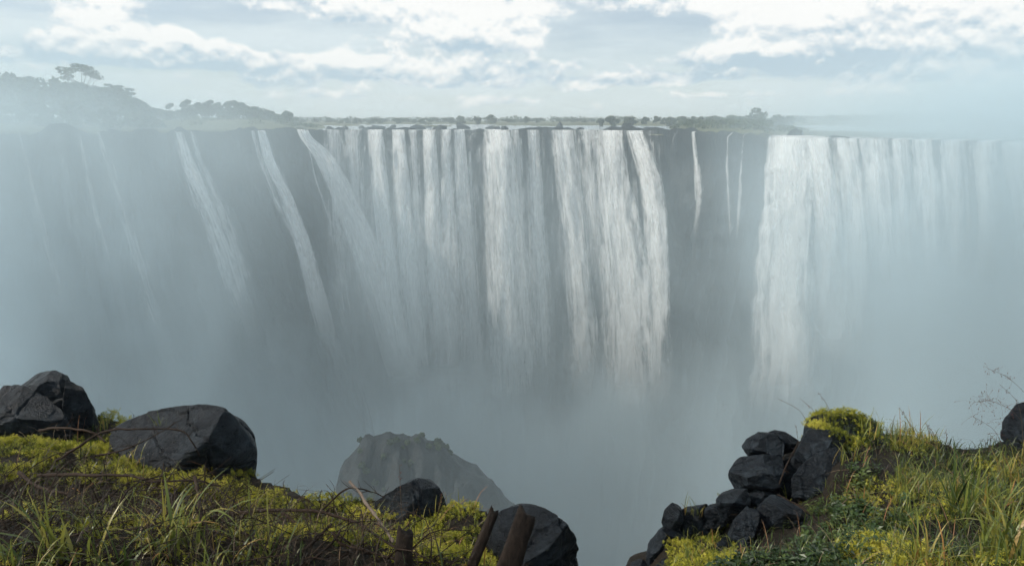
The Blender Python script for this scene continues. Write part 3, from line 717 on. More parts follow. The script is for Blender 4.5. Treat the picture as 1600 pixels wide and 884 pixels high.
# ================================================================== THE NEAR BANK
CTRL = [(0, 720, 4.2), (0, 884, 2.4), (-120, 720, 4.2), (-120, 884, 2.4), (150, 722, 4.3), (150, 884, 2.5), (300, 772, 4.0), (300, 884, 2.6), (0, 664, 5.2), (-120, 650, 5.2), (120, 684, 5.0), (230, 690, 5.0),
        (390, 785, 4.1), (400, 884, 2.8), (480, 796, 4.05), (560, 806, 4.0), (560, 884, 2.9), (650, 810, 3.95), (740, 812, 3.85), (740, 884, 2.9), (840, 935, 3.3), (900, 990, 3.3),
        (1000, 915, 4.2), (1050, 850, 4.25), (1100, 832, 4.25), (1115, 884, 3.7), (1200, 884, 3.3), (1200, 822, 4.2), (1300, 664, 5.0), (1100, 880, 4.6), (1060, 900, 4.5), (1160, 820, 4.8), (1200, 775, 5.0), (1240, 715, 5.1), (1180, 790, 4.6), (1340, 720, 4.5), (1340, 800, 3.9), (1340, 884, 3.1),
        (1400, 690, 4.95), (1500, 720, 4.75), (1560, 722, 4.7), (1600, 715, 4.8), (1600, 800, 3.5), (1600, 884, 2.6), (1450, 884, 2.8), (1450, 790, 3.8), (1520, 800, 3.5), (1720, 710, 4.8), (1720, 884, 2.6)]
cp = np.array([at(*c) for c in CTRL])
near = np.array([(x, y, -.02 - .05 * max(0, y - 1)) for x in np.arange(-4, 4.1, 1.) for y in (-3., -1., .6, 1.5)])
far_side = np.array([(x, y, -.25 - .05 * y) for x in (-12., -8., -6., 6.5, 8., 12.) for y in (-2., 1., 3., 5.)])
cp = np.concatenate([cp, near, far_side])
_ed = [(-40, 6.5), (-9, 6.2), (-5.6, 5.9)] + [(float(at(p, 700, Y)[0]), Y) for p, Y in
       [(0, 5.5), (150, 5.35), (260, 5.1), (360, 4.75), (400, 4.35), (480, 4.2), (560, 4.18), (650, 4.12), (755, 4.0)]] + \
      [(.12, 3.75), (.30, 3.5), (.36, 2.5), (.44, 2.45), (.62, 3.6), (.84, 4.35), (1.15, 4.65), (1.45, 4.8), (1.75, 5.05), (2.2, 5.3), (2.7, 5.35), (3.1, 5.2), (3.6, 5.0), (4.2, 5.05), (5.0, 5.3), (9, 6), (40, 6.5)]
_ed = np.array(_ed); EX = np.concatenate([np.interp(np.linspace(0, len(_ed) - 1, 900), np.arange(len(_ed)), _ed[:, k])[:, None] for k in (0, 1)], 1)
def edge_dist(x, y):
    """positive outside the bank (over the gorge)"""
    x = np.asarray(x, float); y = np.asarray(y, float)
    out = y > np.interp(x, _ed[:, 0], _ed[:, 1]); d = np.full(x.shape, 1e9)
    for k in range(0, len(EX), 60):
        e = EX[k:k + 60]; d = np.minimum(d, np.sqrt((x[..., None] - e[:, 0]) ** 2 + (y[..., None] - e[:, 1]) ** 2).min(-1))
    return np.where(out, d, -d)
def bank_h(x, y):
    x = np.asarray(x, float); y = np.asarray(y, float); P = np.stack([x, y], -1)
    num = 0; den = 0
    for c in cp:
        w = 1 / (((P - c[:2]) ** 2).sum(-1) + .02) ** 1.6; num = num + w * c[2]; den = den + w
    q = np.stack([x, y, 0 * x], -1)
    h = num / den + fbm(q * 1.7, 4, 71) * .05 + fbm(q * 6, 3, 72) * .022
    d = np.maximum(edge_dist(x, y) + fbm(q * 3, 3, 73) * .06, 0)
    return h - .25 * sstep(d, 0, .12) - 3.6 * d - np.minimum(d, 2) * 1.2
_gx = np.concatenate([np.linspace(-40, -6.2, 18), np.linspace(-6, 6, 260), np.linspace(6.2, 40, 18)])
_gy = np.concatenate([np.linspace(-30, .6, 24), np.linspace(.7, 7, 150), np.linspace(7.2, 26, 20)])
Xg, Yg = np.meshgrid(_gx, _gy); Zg = bank_h(Xg, Yg)
GV = np.stack([Xg, Yg, Zg], -1)
link('ground', mesh_np('ground', GV, grid_faces(*Xg.shape), SOIL), kind='structure')
bvh_ground = BVHTree.FromPolygons([tuple(v) for v in GV.reshape(-1, 3)], grid_faces(*Xg.shape).tolist())
def on_ground(px, py, lift=0.0):
    h = bvh_ground.ray_cast(Vector(EYE), Vector(ray(px, py)).normalized())
    p = np.array(h[0]) if h[0] is not None else at(px, py, 4.5)
    return p + [0, 0, lift]

# ---------------------------------------------------------------- boulders of the bank
def outline_rock(poly, Y, thick, seed, fronts=(), sub=5, amp=.045, lean=.0, chamfer=1.0, sharp=44):
    """a boulder whose silhouette follows an outline seen from the path, with its own depth and facets"""
    rng = np.random.default_rng(seed); Yc = Y + thick * .3; pl = np.array([at(a, b, Yc) for a, b in poly]); c2 = pl.mean(0)
    size3 = (pl.max(0) - pl.min(0)) / 2; size = np.array([size3[0], thick / 2, size3[2]])
    c = c2.copy(); c[1] = Yc
    view = c - EYE; view /= np.linalg.norm(view)
    planes = []; n = len(pl); area = 0
    for i in range(n): area += pl[i][0] * pl[(i + 1) % n][2] - pl[(i + 1) % n][0] * pl[i][2]
    for i in range(n):
        a, b = pl[i], pl[(i + 1) % n]; e = b - a
        nn = np.cross(e, view); nn /= np.linalg.norm(nn)
        m = (a + b) / 2; 
        if nn @ (m - c2) < 0: nn = -nn
        k = c + (m - c2); d = max(nn @ (k - c), .15 * size.min()); planes.append((nn, d))
        if chamfer:                                       # a facet turned toward the path and one turned away
            t = rng.uniform(.5, .95); f = nn * math.cos(t) - view * math.sin(t); planes.append((f, (d * math.cos(t) + thick * .5 * math.sin(t)) * rng.uniform(.74, .96) * chamfer))
            t = rng.uniform(.5, .9); f = nn * math.cos(t) + view * math.sin(t); planes.append((f, (d * math.cos(t) + thick * .5 * math.sin(t)) * rng.uniform(.85, 1.0)))
    for f, d in fronts:
        f = np.array(f, float); f /= np.linalg.norm(f); planes.append((f, d * thick * .5))
    planes += [(-view, thick * .5), (view, thick * .5)]
    P, F = planes_body(planes, size, sub, sharp); P = cut_facets(P, rng, 13 if sub == 6 and thick < .5 else 9, .66 if thick < .5 else .64, .90, np.array([-.1, -.9, .35])); P = weather(P, F, amp, seed, size.mean()); P = fracture(P, rng, 5, size.mean())
    me = mesh_np('boulder', P, F, BOULDER); return me, c
GL, GM, GR = 'boulders at the rim beside the brushwood', 'boulders at the mossy edge', 'piled rocks of the grassy bank'
ROCKS = [
    ('boulder', [(31, 600), (50, 590), (66, 583), (86, 579), (104, 588), (113, 610), (118, 660), (60, 670), (32, 640)], 5.1, .55, 1, GL, 'peaked slate boulder on top of the rim pile', [((-.3, -.5, .8), .62)]),
    ('boulder', [(104, 590), (122, 589), (130, 606), (148, 616), (160, 627), (163, 650), (140, 690), (104, 690), (98, 630)], 5.05, .5, 2, GL, 'narrow dark boulder wedged between two larger ones', [((.5, -.8, .3), .7)]),
    ('boulder', [(-60, 600), (0, 600), (34, 601), (66, 616), (98, 643), (112, 668), (116, 705), (60, 730), (-60, 720)], 4.75, .6, 3, GL, 'broad slab-topped boulder behind the yellow moss', [((-.15, -.55, .8), .58), ((.5, -.8, .1), .8)]),
    ('boulder', [(166, 672), (190, 656), (222, 642), (264, 635), (322, 635), (352, 642), (379, 658), (392, 680), (399, 705), (396, 730), (382, 765), (355, 790), (280, 790), (172, 735)], 4.3, 1.0, 4, GL, 'largest blue-black boulder overhanging the gorge', [((-.25, -.62, .74), .60), ((.45, -.85, -.1), .78), ((.1, -.9, .25), .82)]),
    ('boulder', [(545, 815), (560, 800), (583, 779), (618, 763), (640, 749), (654, 744), (674, 747), (688, 762), (696, 785), (701, 830), (600, 845)], 3.95, .5, 5, GM, 'sloping dark boulder behind the bright moss', [((-.4, -.7, .6), .7), ((.3, -.9, .2), .85)]),
    ('boulder', [(432, 800), (440, 781), (452, 777), (466, 783), (480, 800), (470, 815), (440, 815)], 4.1, .22, 6, GM, 'small black stone peeping over the moss', []),
    ('boulder', [(745, 850), (775, 809), (790, 797), (816, 791), (841, 795), (860, 804), (884, 818), (897, 838), (906, 862), (908, 930), (880, 985), (760, 985)], 3.45, .75, 7, GM, 'rounded boulder behind the two weathered stakes', [((-.1, -.55, .83), .60), ((.2, -1, -.05), .80)]),
    ('rock', [(1157, 696), (1166, 684), (1187, 674), (1212, 677), (1225, 693), (1223, 714), (1181, 716), (1160, 711)], 4.85, .35, 11, GR, 'square-faced grey block at the end of the pile', [((-.35, -.85, .4), .75)]),
    ('rock', [(1198, 676), (1213, 670), (1224, 674), (1246, 679), (1248, 692), (1238, 705), (1215, 712)], 5.0, .3, 12, GR, 'small cap stone behind the square-faced block', []),
    ('rock', [(1146, 724), (1151, 714), (1180, 711), (1224, 712), (1231, 732), (1220, 760), (1190, 772), (1164, 774), (1147, 764), (1138, 747), (1139, 731)], 4.6, .45, 13, GR, 'black undercut rock below the square-faced block', [((-.2, -.7, -.6), .55), ((-.5, -.6, .5), .8)]),
    ('rock', [(1120, 780), (1128, 771), (1140, 765), (1166, 764), (1172, 785), (1164, 806), (1140, 820), (1120, 800)], 4.4, .32, 14, GR, 'rounded rock with a dark face under the undercut rock', [((.1, -.9, -.3), .7), ((-.2, -.3, .9), .75)]),
    ('rock', [(1101, 797), (1108, 789), (1126, 784), (1138, 815), (1124, 830), (1104, 822)], 4.45, .25, 15, GR, 'bluish stone beside the trailing moss', []),
    ('rock', [(1252, 690), (1255, 664), (1264, 653), (1290, 646), (1322, 645), (1362, 653), (1396, 676), (1390, 715), (1262, 715)], 5.05, .5, 16, GR, 'ridge-top rock capped with yellow moss', [((-.2, -.4, .9), .7)]),
    ('rock', [(1240, 718), (1246, 700), (1262, 671), (1290, 671), (1316, 677), (1324, 694), (1300, 715), (1260, 728)], 4.7, .4, 17, GR, 'tilted slab under the moss cap', [((-.35, -.5, .8), .55)]),
    ('rock', [(1236, 745), (1250, 724), (1274, 704), (1315, 695), (1337, 710), (1336, 740), (1320, 760), (1316, 800), (1277, 815), (1236, 800)], 4.4, .55, 18, GR, 'blue-lit slab with a black underside amid the grass', [((-.15, -.48, .86), .42), ((-.1, -.9, -.45), .62)]),
    ('rock', [(1205, 760), (1222, 715), (1244, 696), (1264, 706), (1262, 740), (1250, 800), (1210, 800)], 4.75, .35, 19, GR, 'narrow brown slab leaning between the two piles', []),
    ('rock', [(1138, 832), (1148, 812), (1160, 798), (1174, 784), (1192, 788), (1184, 818), (1178, 850), (1140, 850)], 4.12, .28, 20, GR, 'pale sunlit wedge of stone with a black side', [((-.45, -.35, .85), .35)]),
    ('rock', [(1180, 800), (1192, 782), (1206, 771), (1226, 777), (1246, 787), (1278, 811), (1284, 850), (1270, 880), (1180, 880), (1172, 830)], 4.15, .55, 21, GR, 'biggest black block at the foot of the pile', [((-.05, -.95, -.3), .6), ((.1, -.25, .95), .72)]),
    ('rock', [(1034, 814), (1038, 797), (1050, 783), (1064, 787), (1068, 812), (1058, 832), (1040, 830)], 4.45, .22, 22, GR, 'knobbly stone at the outer rim', []),
    ('rock', [(1013, 862), (1017, 836), (1034, 823), (1042, 812), (1060, 829), (1073, 838), (1068, 890), (1040, 915), (1012, 905)], 4.3, .35, 23, GR, 'upright grey rock on the outer rim above the drop', [((.3, -.8, .3), .7)]),
    ('rock', [(980, 892), (986, 877), (1000, 872), (1016, 876), (1022, 920), (984, 925)], 4.2, .25, 24, GR, 'lowest stone of the outer rim', []),
    ('rock', [(1566, 684), (1568, 656), (1576, 644), (1586, 632), (1600, 628), (1640, 632), (1660, 690), (1600, 700)], 5.0, .4, 25, GR, 'upper black rock of the stacked pair behind the seed grass', []),
    ('rock', [(1560, 712), (1560, 697), (1572, 687), (1600, 684), (1650, 690), (1660, 730), (1600, 740), (1566, 735)], 4.9, .45, 26, GR, 'lower black rock of the stacked pair behind the seed grass', []),
    ('rock', [(1392, 680), (1404, 678), (1448, 690), (1486, 709), (1500, 730), (1400, 735)], 5.1, .4, 27, GR, 'flat stone edge behind the tall grass', []),
    ('rock', [(1588, 800), (1592, 790), (1606, 786), (1630, 790), (1640, 815), (1592, 815)], 3.6, .2, 28, GR, 'small black stone half buried in the grass', []),
    ('rock', [(1168, 770), (1190, 760), (1215, 764), (1222, 790), (1200, 812), (1172, 806)], 4.55, .35, 30, GR, 'shadowed rock behind the spiky bright tuft', []),
    ('rock', [(1052, 805), (1072, 792), (1104, 788), (1116, 832), (1096, 862), (1056, 850)], 4.5, .3, 34, GR, 'moss-topped stone of the outer rim', []),
    ('rock', [(1022, 885), (1040, 868), (1062, 870), (1072, 905), (1050, 930), (1024, 920)], 4.1, .25, 35, GR, 'angular stone under the upright grey rock', []),
    ('rock', [(1150, 845), (1166, 838), (1180, 846), (1184, 880), (1160, 890)], 4.0, .22, 36, GR, 'dark stone in the leaves under the pale wedge', []),
    ('rock', [(1120, 850), (1132, 838), (1146, 842), (1152, 870), (1144, 900), (1120, 900)], 4.0, .25, 29, GR, 'brown stone below the pale wedge', [])]
ROCKV = []; ROCKF = []; _n = 0
for nm, poly, Y, th, sd, grp, lab, fr in ROCKS:
    me, c = outline_rock(poly, Y, th, sd, fr, 7 if sd == 4 else 6)
    link(nm, me, loc=c, label=lab, cat=nm, group=grp)
    v = np.zeros(len(me.vertices) * 3, np.float32); me.vertices.foreach_get('co', v); v = v.reshape(-1, 3) + c; ROCKV.append(v)
    f = np.zeros(len(me.polygons) * 3, np.int32); me.polygons.foreach_get('vertices', f); ROCKF.append(f.reshape(-1, 3) + _n); _n += len(v)
bvh_rock = BVHTree.FromPolygons(np.concatenate(ROCKV).tolist(), np.concatenate(ROCKF).tolist())

# ---------------------------------------------------------------- plants: vectorised builders
MOSS = mat_leaf('yellow green moss', [(0, (.024, .034, .008)), (.3, (.115, .135, .018)), (.6, (.33, .33, .036)), (1, (.52, .46, .075))], .55, .35, .25)
GRASS = mat_leaf('grass blades', [(0, (.014, .026, .008)), (.35, (.060, .092, .020)), (.62, (.175, .200, .036)), (.85, (.31, .26, .06)), (1, (.34, .16, .05))], .42, .35, .45)
BROAD = mat_leaf('broad leaves', [(0, (.012, .026, .009)), (.5, (.040, .075, .018)), (.8, (.095, .125, .028)), (1, (.20, .17, .035))], .42, .3, .45)
DRY = mat_leaf('dry stalks', [(0, (.014, .009, .006)), (.45, (.060, .040, .024)), (.8, (.19, .145, .09)), (1, (.25, .12, .055))], .6, .15, .25)
SEED = mat_leaf('reddish seed heads', [(0, (.06, .02, .015)), (1, (.19, .075, .05))], .6, .2, .2)
TWIG = mat_wood('dead twig bark', (.006, .004, .003), (.050, .032, .022), 60)
PALE = mat_wood('bare grey wood', (.07, .05, .04), (.24, .19, .155), 60)
STAKE = mat_wood('rotten stake wood', (.004, .003, .0025), (.030, .021, .016), 26)

def blades(rng, P, L, W, bend, az=None, tilt=.25, seg=5, fold=True):
    """curved tapering blades rooted at P -> verts, quads (bent strips)"""
    n = len(P); L = np.broadcast_to(L, (n,)); W = np.broadcast_to(W, (n,)); bend = np.broadcast_to(bend, (n,))
    az = rng.uniform(0, 2 * np.pi, n) if az is None else az
    dirh = np.stack([np.cos(az), np.sin(az), 0 * az], -1); side = np.stack([-np.sin(az), np.cos(az), 0 * az], -1)
    t0 = np.abs(rng.normal(size=n)) * tilt
    s = np.linspace(0, 1, seg + 1); pts = np.zeros((n, seg + 1, 3)); pts[:, 0] = P
    for k in range(1, seg + 1):
        th = t0 + bend * (s[k] - .5 / seg) ** 1.5
        step = (L / seg)[:, None] * (np.sin(th)[:, None] * dirh + np.cos(th)[:, None] * np.array([0, 0, 1.]))
        pts[:, k] = pts[:, k - 1] + step
    w = W[:, None] * np.interp(s, [0, .3, .7, 1], [.65, 1, .7, .05])[None]
    V = np.stack([pts - side[:, None] * w[..., None] * .5, pts + side[:, None] * w[..., None] * .5], 2).reshape(n, -1, 3)
    b = np.arange(seg) * 2; f = np.stack([b, b + 1, b + 3, b + 2], -1)
    F = (np.arange(n) * (seg + 1) * 2)[:, None, None] + f[None]
    return V.reshape(-1, 3), F.reshape(-1, 4), (seg + 1) * 2
def rotmats(rng, n, tilt):
    a = rng.uniform(0, 2 * np.pi, n); b = rng.normal(size=n) * tilt; c = rng.normal(size=n) * tilt
    ca, sa, cb, sb, cc, sc = np.cos(a), np.sin(a), np.cos(b), np.sin(b), np.cos(c), np.sin(c)
    Z = np.zeros((n, 3, 3)); Z[:, 0, 0] = ca; Z[:, 0, 1] = -sa; Z[:, 1, 0] = sa; Z[:, 1, 1] = ca; Z[:, 2, 2] = 1
    Xr = np.zeros((n, 3, 3)); Xr[:, 0, 0] = 1; Xr[:, 1, 1] = cb; Xr[:, 1, 2] = -sb; Xr[:, 2, 1] = sb; Xr[:, 2, 2] = cb
    Yr = np.zeros((n, 3, 3)); Yr[:, 1, 1] = 1; Yr[:, 0, 0] = cc; Yr[:, 0, 2] = sc; Yr[:, 2, 0] = -sc; Yr[:, 2, 2] = cc
    return Xr @ Yr @ Z
def scatter(rng, tV, tF, P, scale, tilt, tint):
    n = len(P); M = rotmats(rng, n, tilt); s = np.broadcast_to(scale, (n,))
    V = np.einsum('nij,kj->nki', M, tV) * s[:, None, None] + P[:, None]
    F = (np.arange(n) * len(tV))[:, None, None] + tF[None]
    return V.reshape(-1, 3), F.reshape(-1, tF.shape[1]), np.repeat(tint, len(tV))
def leaf_tpl(rng, kind):
    """one sprig: leaves round a short stem, unit height"""
    V = []; F = []
    def leaf(p, d, up, l, w):
        d = d / np.linalg.norm(d); sd = np.cross(d, up); sd /= np.linalg.norm(sd) + 1e-9; nn = np.cross(sd, d); i = len(V)
        V.extend([p, p + d * l * .5 + sd * w * .5 + nn * w * .12, p + d * l - nn * l * .15, p + d * l * .5 - sd * w * .5 + nn * w * .12]); F.append((i, i + 1, i + 2, i + 3))
    if kind == 'moss':
        for k in range(9):
            t = .15 + .85 * k / 8; an = k * 2.4 + rng.uniform(-.4, .4); el = .25 + .6 * t
            leaf(np.array([.05 * math.sin(3 * t), .05 * math.cos(2 * t), t * .8]), np.array([math.cos(an), math.sin(an), el]), np.array([0, 0, 1.]), .44 * (1.1 - .5 * t), .19)
    elif kind == 'frond':
        for k in range(7):
            an = k / 7 * 6.28 + rng.uniform(-.3, .3); d = np.array([math.cos(an), math.sin(an), rng.uniform(.4, 1.3)])
            leaf(np.zeros(3), d, np.array([0, 0, 1.]), rng.uniform(.7, 1.1), .14)
    else:                                                    # broad-leaved shoot
        for k in range(9):
            t = .2 + .8 * k / 8; an = k * 2.4 + rng.uniform(-.4, .4)
            leaf(np.array([0, 0, t * .85]), np.array([math.cos(an), math.sin(an), rng.uniform(-.1, .6)]), np.array([0, 0, 1.]), .50 * rng.uniform(.7, 1.1), .27)
    return np.array(V), np.array(F)
def inpoly(px, py, poly):
    poly = np.asarray(poly, float); r = np.zeros(px.shape, bool); n = len(poly); j = n - 1
    for i in range(n):
        xi, yi = poly[i]; xj, yj = poly[j]
        r ^= ((yi > py) != (yj > py)) & (px < (xj - xi) * (py - yi) / (yj - yi + 1e-9) + xi); j = i
    return r
# candidate points all over the bank (plan-uniform), with the patch of vegetation they fall in
rng = np.random.default_rng(21)
N0 = 190000
cx_ = rng.uniform(-5.2, 5.6, N0); cy_ = rng.uniform(1.3, 5.9, N0); keep = edge_dist(cx_, cy_) < .10; cx_, cy_ = cx_[keep], cy_[keep]
cz_ = bank_h(cx_, cy_)
ROCKY = np.zeros(len(cx_), bool)                     # the point lies on top of a rock
for i in range(len(cx_)):
    h = bvh_rock.ray_cast(Vector((cx_[i], cy_[i], 3.0)), Vector((0, 0, -1)), 12)
    if h[0] is not None and h[0].z > cz_[i] - .01: ROCKY[i] = True; cz_[i] = h[0].z
CPT = np.stack([cx_, cy_, cz_], -1); CPX, CPY = proj(CPT)
patch = fbm(CPT * [2.2, 2.2, 0], 4, 81); patch2 = fbm(CPT * [5.5, 5.5, 0], 3, 82)
WOODY = inpoly(CPX, CPY, [(-300, 745), (120, 740), (330, 770), (420, 835), (640, 850), (700, 884), (720, 1200), (-300, 1200)])
MOSSL = inpoly(CPX, CPY, [(-300, 620), (60, 640), (130, 640), (230, 640), (330, 690), (400, 740), (390, 770), (800, 780), (800, 1000), (640, 860), (430, 840), (330, 775), (120, 760), (-300, 760)])
MOSSR = inpoly(CPX, CPY, [(1040, 790), (1140, 770), (1150, 900), (1120, 1000), (1040, 1000)]) | inpoly(CPX, CPY, [(1250, 630), (1380, 640), (1370, 690), (1330, 710), (1250, 690)]) | inpoly(CPX, CPY, [(1310, 850), (1440, 840), (1480, 1000), (1300, 1000)])
LEAFR = inpoly(CPX, CPY, [(1150, 800), (1260, 770), (1330, 690), (1400, 740), (1410, 840), (1330, 1000), (1130, 1000)])
GRASSR = inpoly(CPX, CPY, [(1300, 600), (1420, 600), (2400, 600), (2400, 1300), (1400, 1300), (1390, 850), (1400, 720), (1340, 690)])
for _m in (WOODY, MOSSL, MOSSR, LEAFR, GRASSR): _m &= ~ROCKY
CAP = inpoly(CPX, CPY, [(1258, 664), (1268, 640), (1330, 630), (1372, 645), (1380, 720), (1345, 705), (1318, 684), (1262, 672)]) & ROCKY
def take(mask, frac):
    i = np.nonzero(mask & (rng.uniform(size=len(mask)) < frac))[0]; return i
tplM = [leaf_tpl(rng, 'moss') for _ in range(4)]; tplF = [leaf_tpl(rng, 'frond') for _ in range(4)]; tplB = [leaf_tpl(rng, 'broad') for _ in range(4)]
# --- moss cushions: mounds of feathery sprigs, yellower on the crests
ac = Acc()
idx = np.concatenate([take(MOSSL & (patch2 > -.42), .95), take(MOSSR, .95), take(CAP, 1.0), take(WOODY & (patch > -.05), .30), take(LEAFR & (patch > .1), .14), take(GRASSR & (patch > -.05), .25)])
idx = np.concatenate([idx, idx[rng.uniform(size=len(idx)) < .8]])
JIT = rng.normal(size=(len(idx), 3)) * [.012, .012, 0]
for k in range(4):
    ii = idx[k::4]; P_ = CPT[ii] + JIT[k::4]; mound = np.maximum(fbm(P_ * [6, 6, 0], 3, 83), -.35)
    up = mound * .085 + .028; t = np.clip(.50 + mound * .55 + patch[ii] * .35 + rng.normal(size=len(ii)) * .17, 0, 1)
    P_[:, 2] += up * rng.uniform(.35, 1, len(ii)) - .012
    ac.add(*scatter(rng, *tplM[k], P_, rng.uniform(.018, .042, len(ii)), .6, t))
link('moss', ac.mesh('moss', MOSS, False), label='bright yellow-green moss cushioning the rim', cat='moss', kind='stuff')
# --- low grass
ac = Acc()
def grass_at(ii, L0, L1, W, bend, tintc):
    n = len(ii); L = rng.uniform(L0, L1, n) * (1 + .5 * np.clip(patch[ii], -.6, .8))
    V, F, m = blades(rng, CPT[ii], L, W * rng.uniform(.6, 1.3, n), rng.uniform(.2, bend, n), None, .3, 4)
    t = np.clip(tintc + patch[ii] * .5 + patch2[ii] * .25 + rng.normal(size=n) * .18, 0, 1); ac.add(V, F, np.repeat(t, m))
grass_at(take(GRASSR, .42), .05, .15, .005, 2.7, .36)
grass_at(take(GRASSR & (patch > 0), .12), .12, .26, .006, 2.8, .48)
grass_at(take(MOSSL & (patch > 0), .05), .05, .14, .005, 2, .5)
grass_at(take(MOSSR, .10), .05, .15, .005, 2, .6)
grass_at(take(LEAFR, .10), .06, .16, .006, 2, .4)
grass_at(take(WOODY, .05), .08, .26, .006, 2.7, .42)
link('grass', ac.mesh('grass', GRASS), label='tangled low grass over the bank', cat='grass', kind='stuff')
# --- dry litter of stalks and twigs
ac = Acc()
ii = take(WOODY, .19); V, F, m = blades(rng, CPT[ii] + [0, 0, .03], rng.uniform(.08, .34, len(ii)), rng.uniform(.002, .005, len(ii)), rng.uniform(.2, 2.2, len(ii)), None, 1.1, 4)
ac.add(V, F, np.repeat(np.clip(rng.normal(size=len(ii)) * .26 + .15, 0, 1), m))
ii = take(GRASSR | MOSSL | LEAFR, .035); V, F, m = blades(rng, CPT[ii], rng.uniform(.08, .28, len(ii)), rng.uniform(.002, .005, len(ii)), rng.uniform(.4, 2.4, len(ii)), None, .9, 4)
ac.add(V, F, np.repeat(np.clip(rng.normal(size=len(ii)) * .25 + .6, 0, 1), m))
link('dead_grass', ac.mesh('dead_grass', DRY), label='dry brown stalks matted over the soil', cat='dead grass', kind='stuff')
ac = Acc()
for i in take(WOODY, .036):
    p = CPT[i]; a = rng.uniform(0, 6.28); L = rng.uniform(.12, .55); d = np.array([math.cos(a), math.sin(a), rng.uniform(-.05, .35)]); k = rng.normal(size=3) * .12 * L
    pts = spline([p + [0, 0, .02], p + d * L * .5 + k + [0, 0, .05], p + d * L + [0, 0, .03]], 6); r_ = rng.uniform(.0016, .0055)
    add_tube(ac, pts, np.linspace(r_, r_ * .4, 6), 4)
link('brushwood', ac.mesh('brushwood', TWIG), label='dark tangle of dead twigs covering the soil', cat='brushwood', kind='stuff')

# ---------------------------------------------------------------- grass tussocks (each its own plant)
def tussock(px, py, n, L, W, label, seed, tint=.5, lean=None, bend=2.2, group='tall grass tussocks', spread=.05):
    rg = np.random.default_rng(seed); P0 = on_ground(px, py)
    P = rg.normal(size=(n, 3)) * [spread, spread, 0]; az = None
    if lean is not None: az = lean + rg.normal(size=n) * .9
    V, F, m = blades(rg, P, 1.2 * L * rg.uniform(.45, 1.05, n), 1.15 * W * rg.uniform(.6, 1.2, n), rg.uniform(.15, bend, n), az, .22, 7)
    t = np.clip(tint + rg.normal(size=n) * .17, 0, 1); a_ = Acc(); a_.add(V, F, np.repeat(t, m))
    link('grass_tussock', a_.mesh('grass_tussock', GRASS), loc=P0 - [0, 0, .02], label=label, cat='grass', group=group)
TUS = [(285, 858, 26, .40, .012, 'yellow-green tussock arching in front of the largest boulder', .62, 2.4), (255, 872, 14, .30, .010, 'thin tussock at the foot of the arching one', .58, 2.4), (92, 880, 16, .34, .014, 'broad-bladed tussock among the brushwood', .55, 1.9), (130, 895, 12, .26, .013, 'short broad-bladed tussock in the brushwood corner', .58, 2.3),
       (420, 890, 12, .34, .013, 'upright tussock below the long arched branch', .52, 1.2), (365, 900, 10, .26, .012, 'short leaning tussock below the long arched branch', .55, 2.0), (455, 905, 8, .2, .011, 'low tussock beside the upright one', .5, 2.), (190, 905, 14, .28, .010, 'dark grass tuft between the broad-bladed tussocks', .42, 2.4), (20, 905, 14, .28, .011, 'dark grass tuft at the brushwood corner', .45, 2.4), (330, 905, 12, .25, .010, 'yellowing tuft beside the arching tussock', .72, 2.2),
       (1500, 800, 34, .40, .010, 'tall dark-green tussock with reddish base on the bank', .42, 1.0), (1560, 872, 34, .42, .011, 'big yellowish tussock low on the bank', .62, 1.6), (1585, 885, 26, .36, .011, 'second yellowish tussock low on the bank', .6, 1.9), (1460, 885, 22, .26, .008, 'spiky dry tussock under the bank grass', .78, 1.8), (1535, 790, 22, .3, .008, 'leaning green tussock near the stacked black rocks', .5, 1.8),
       (1395, 690, 26, .18, .006, 'short bright tuft on the ridge', .5, 1.2), (1360, 672, 22, .16, .006, 'small tuft next to the moss cap', .55, 1.4), (1335, 720, 22, .18, .006, 'pale tuft drooping over the blue-lit slab', .66, 2.4), (1470, 730, 26, .2, .006, 'fine tuft behind the tall tussock', .45, 1.6), (1420, 760, 26, .18, .006, 'fine pale tuft in the middle of the bank', .55, 2.3), (1580, 760, 30, .3, .007, 'dry arching tuft below the stacked black rocks', .75, 2.5),
       (1213, 768, 16, .12, .007, 'spiky bright tuft growing between the piled rocks', .62, 2.0), (1190, 775, 10, .08, .005, 'tiny yellow tuft on the pile', .72, 2.0), (1085, 800, 18, .12, .005, 'dry tuft at the outer rim', .74, 1.8), (1125, 830, 16, .12, .005, 'drooping tuft above the trailing moss', .64, 2.5), (1148, 800, 10, .1, .004, 'wispy tuft behind the pale wedge', .55, 1.6), (210, 730, 18, .2, .006, 'dry drooping tuft against the largest boulder', .8, 2.6), (160, 672, 20, .16, .007, 'leafy tuft between the boulders', .5, 1.8), (15, 690, 22, .2, .006, 'yellow tuft beside the slab-topped boulder', .74, 1.8), (138, 715, 14, .14, .006, 'green tuft beside the yellow moss', .45, 1.4),
       (1080, 870, 14, .12, .007, 'grassy sprig in the trailing moss', .6, 2.2), (590, 800, 10, .14, .003, 'orange dry tuft beside the sloping boulder', .9, 1.0), (252, 660, 7, .12, .004, 'thin green tuft on top of the largest boulder', .45, .8)]
for k, (px, py, n, L, W, lab, tt, bd) in enumerate(TUS): tussock(px, py, n, L, W, lab, 900 + k, tt, None, bd, spread=.05 if n > 20 else .03)

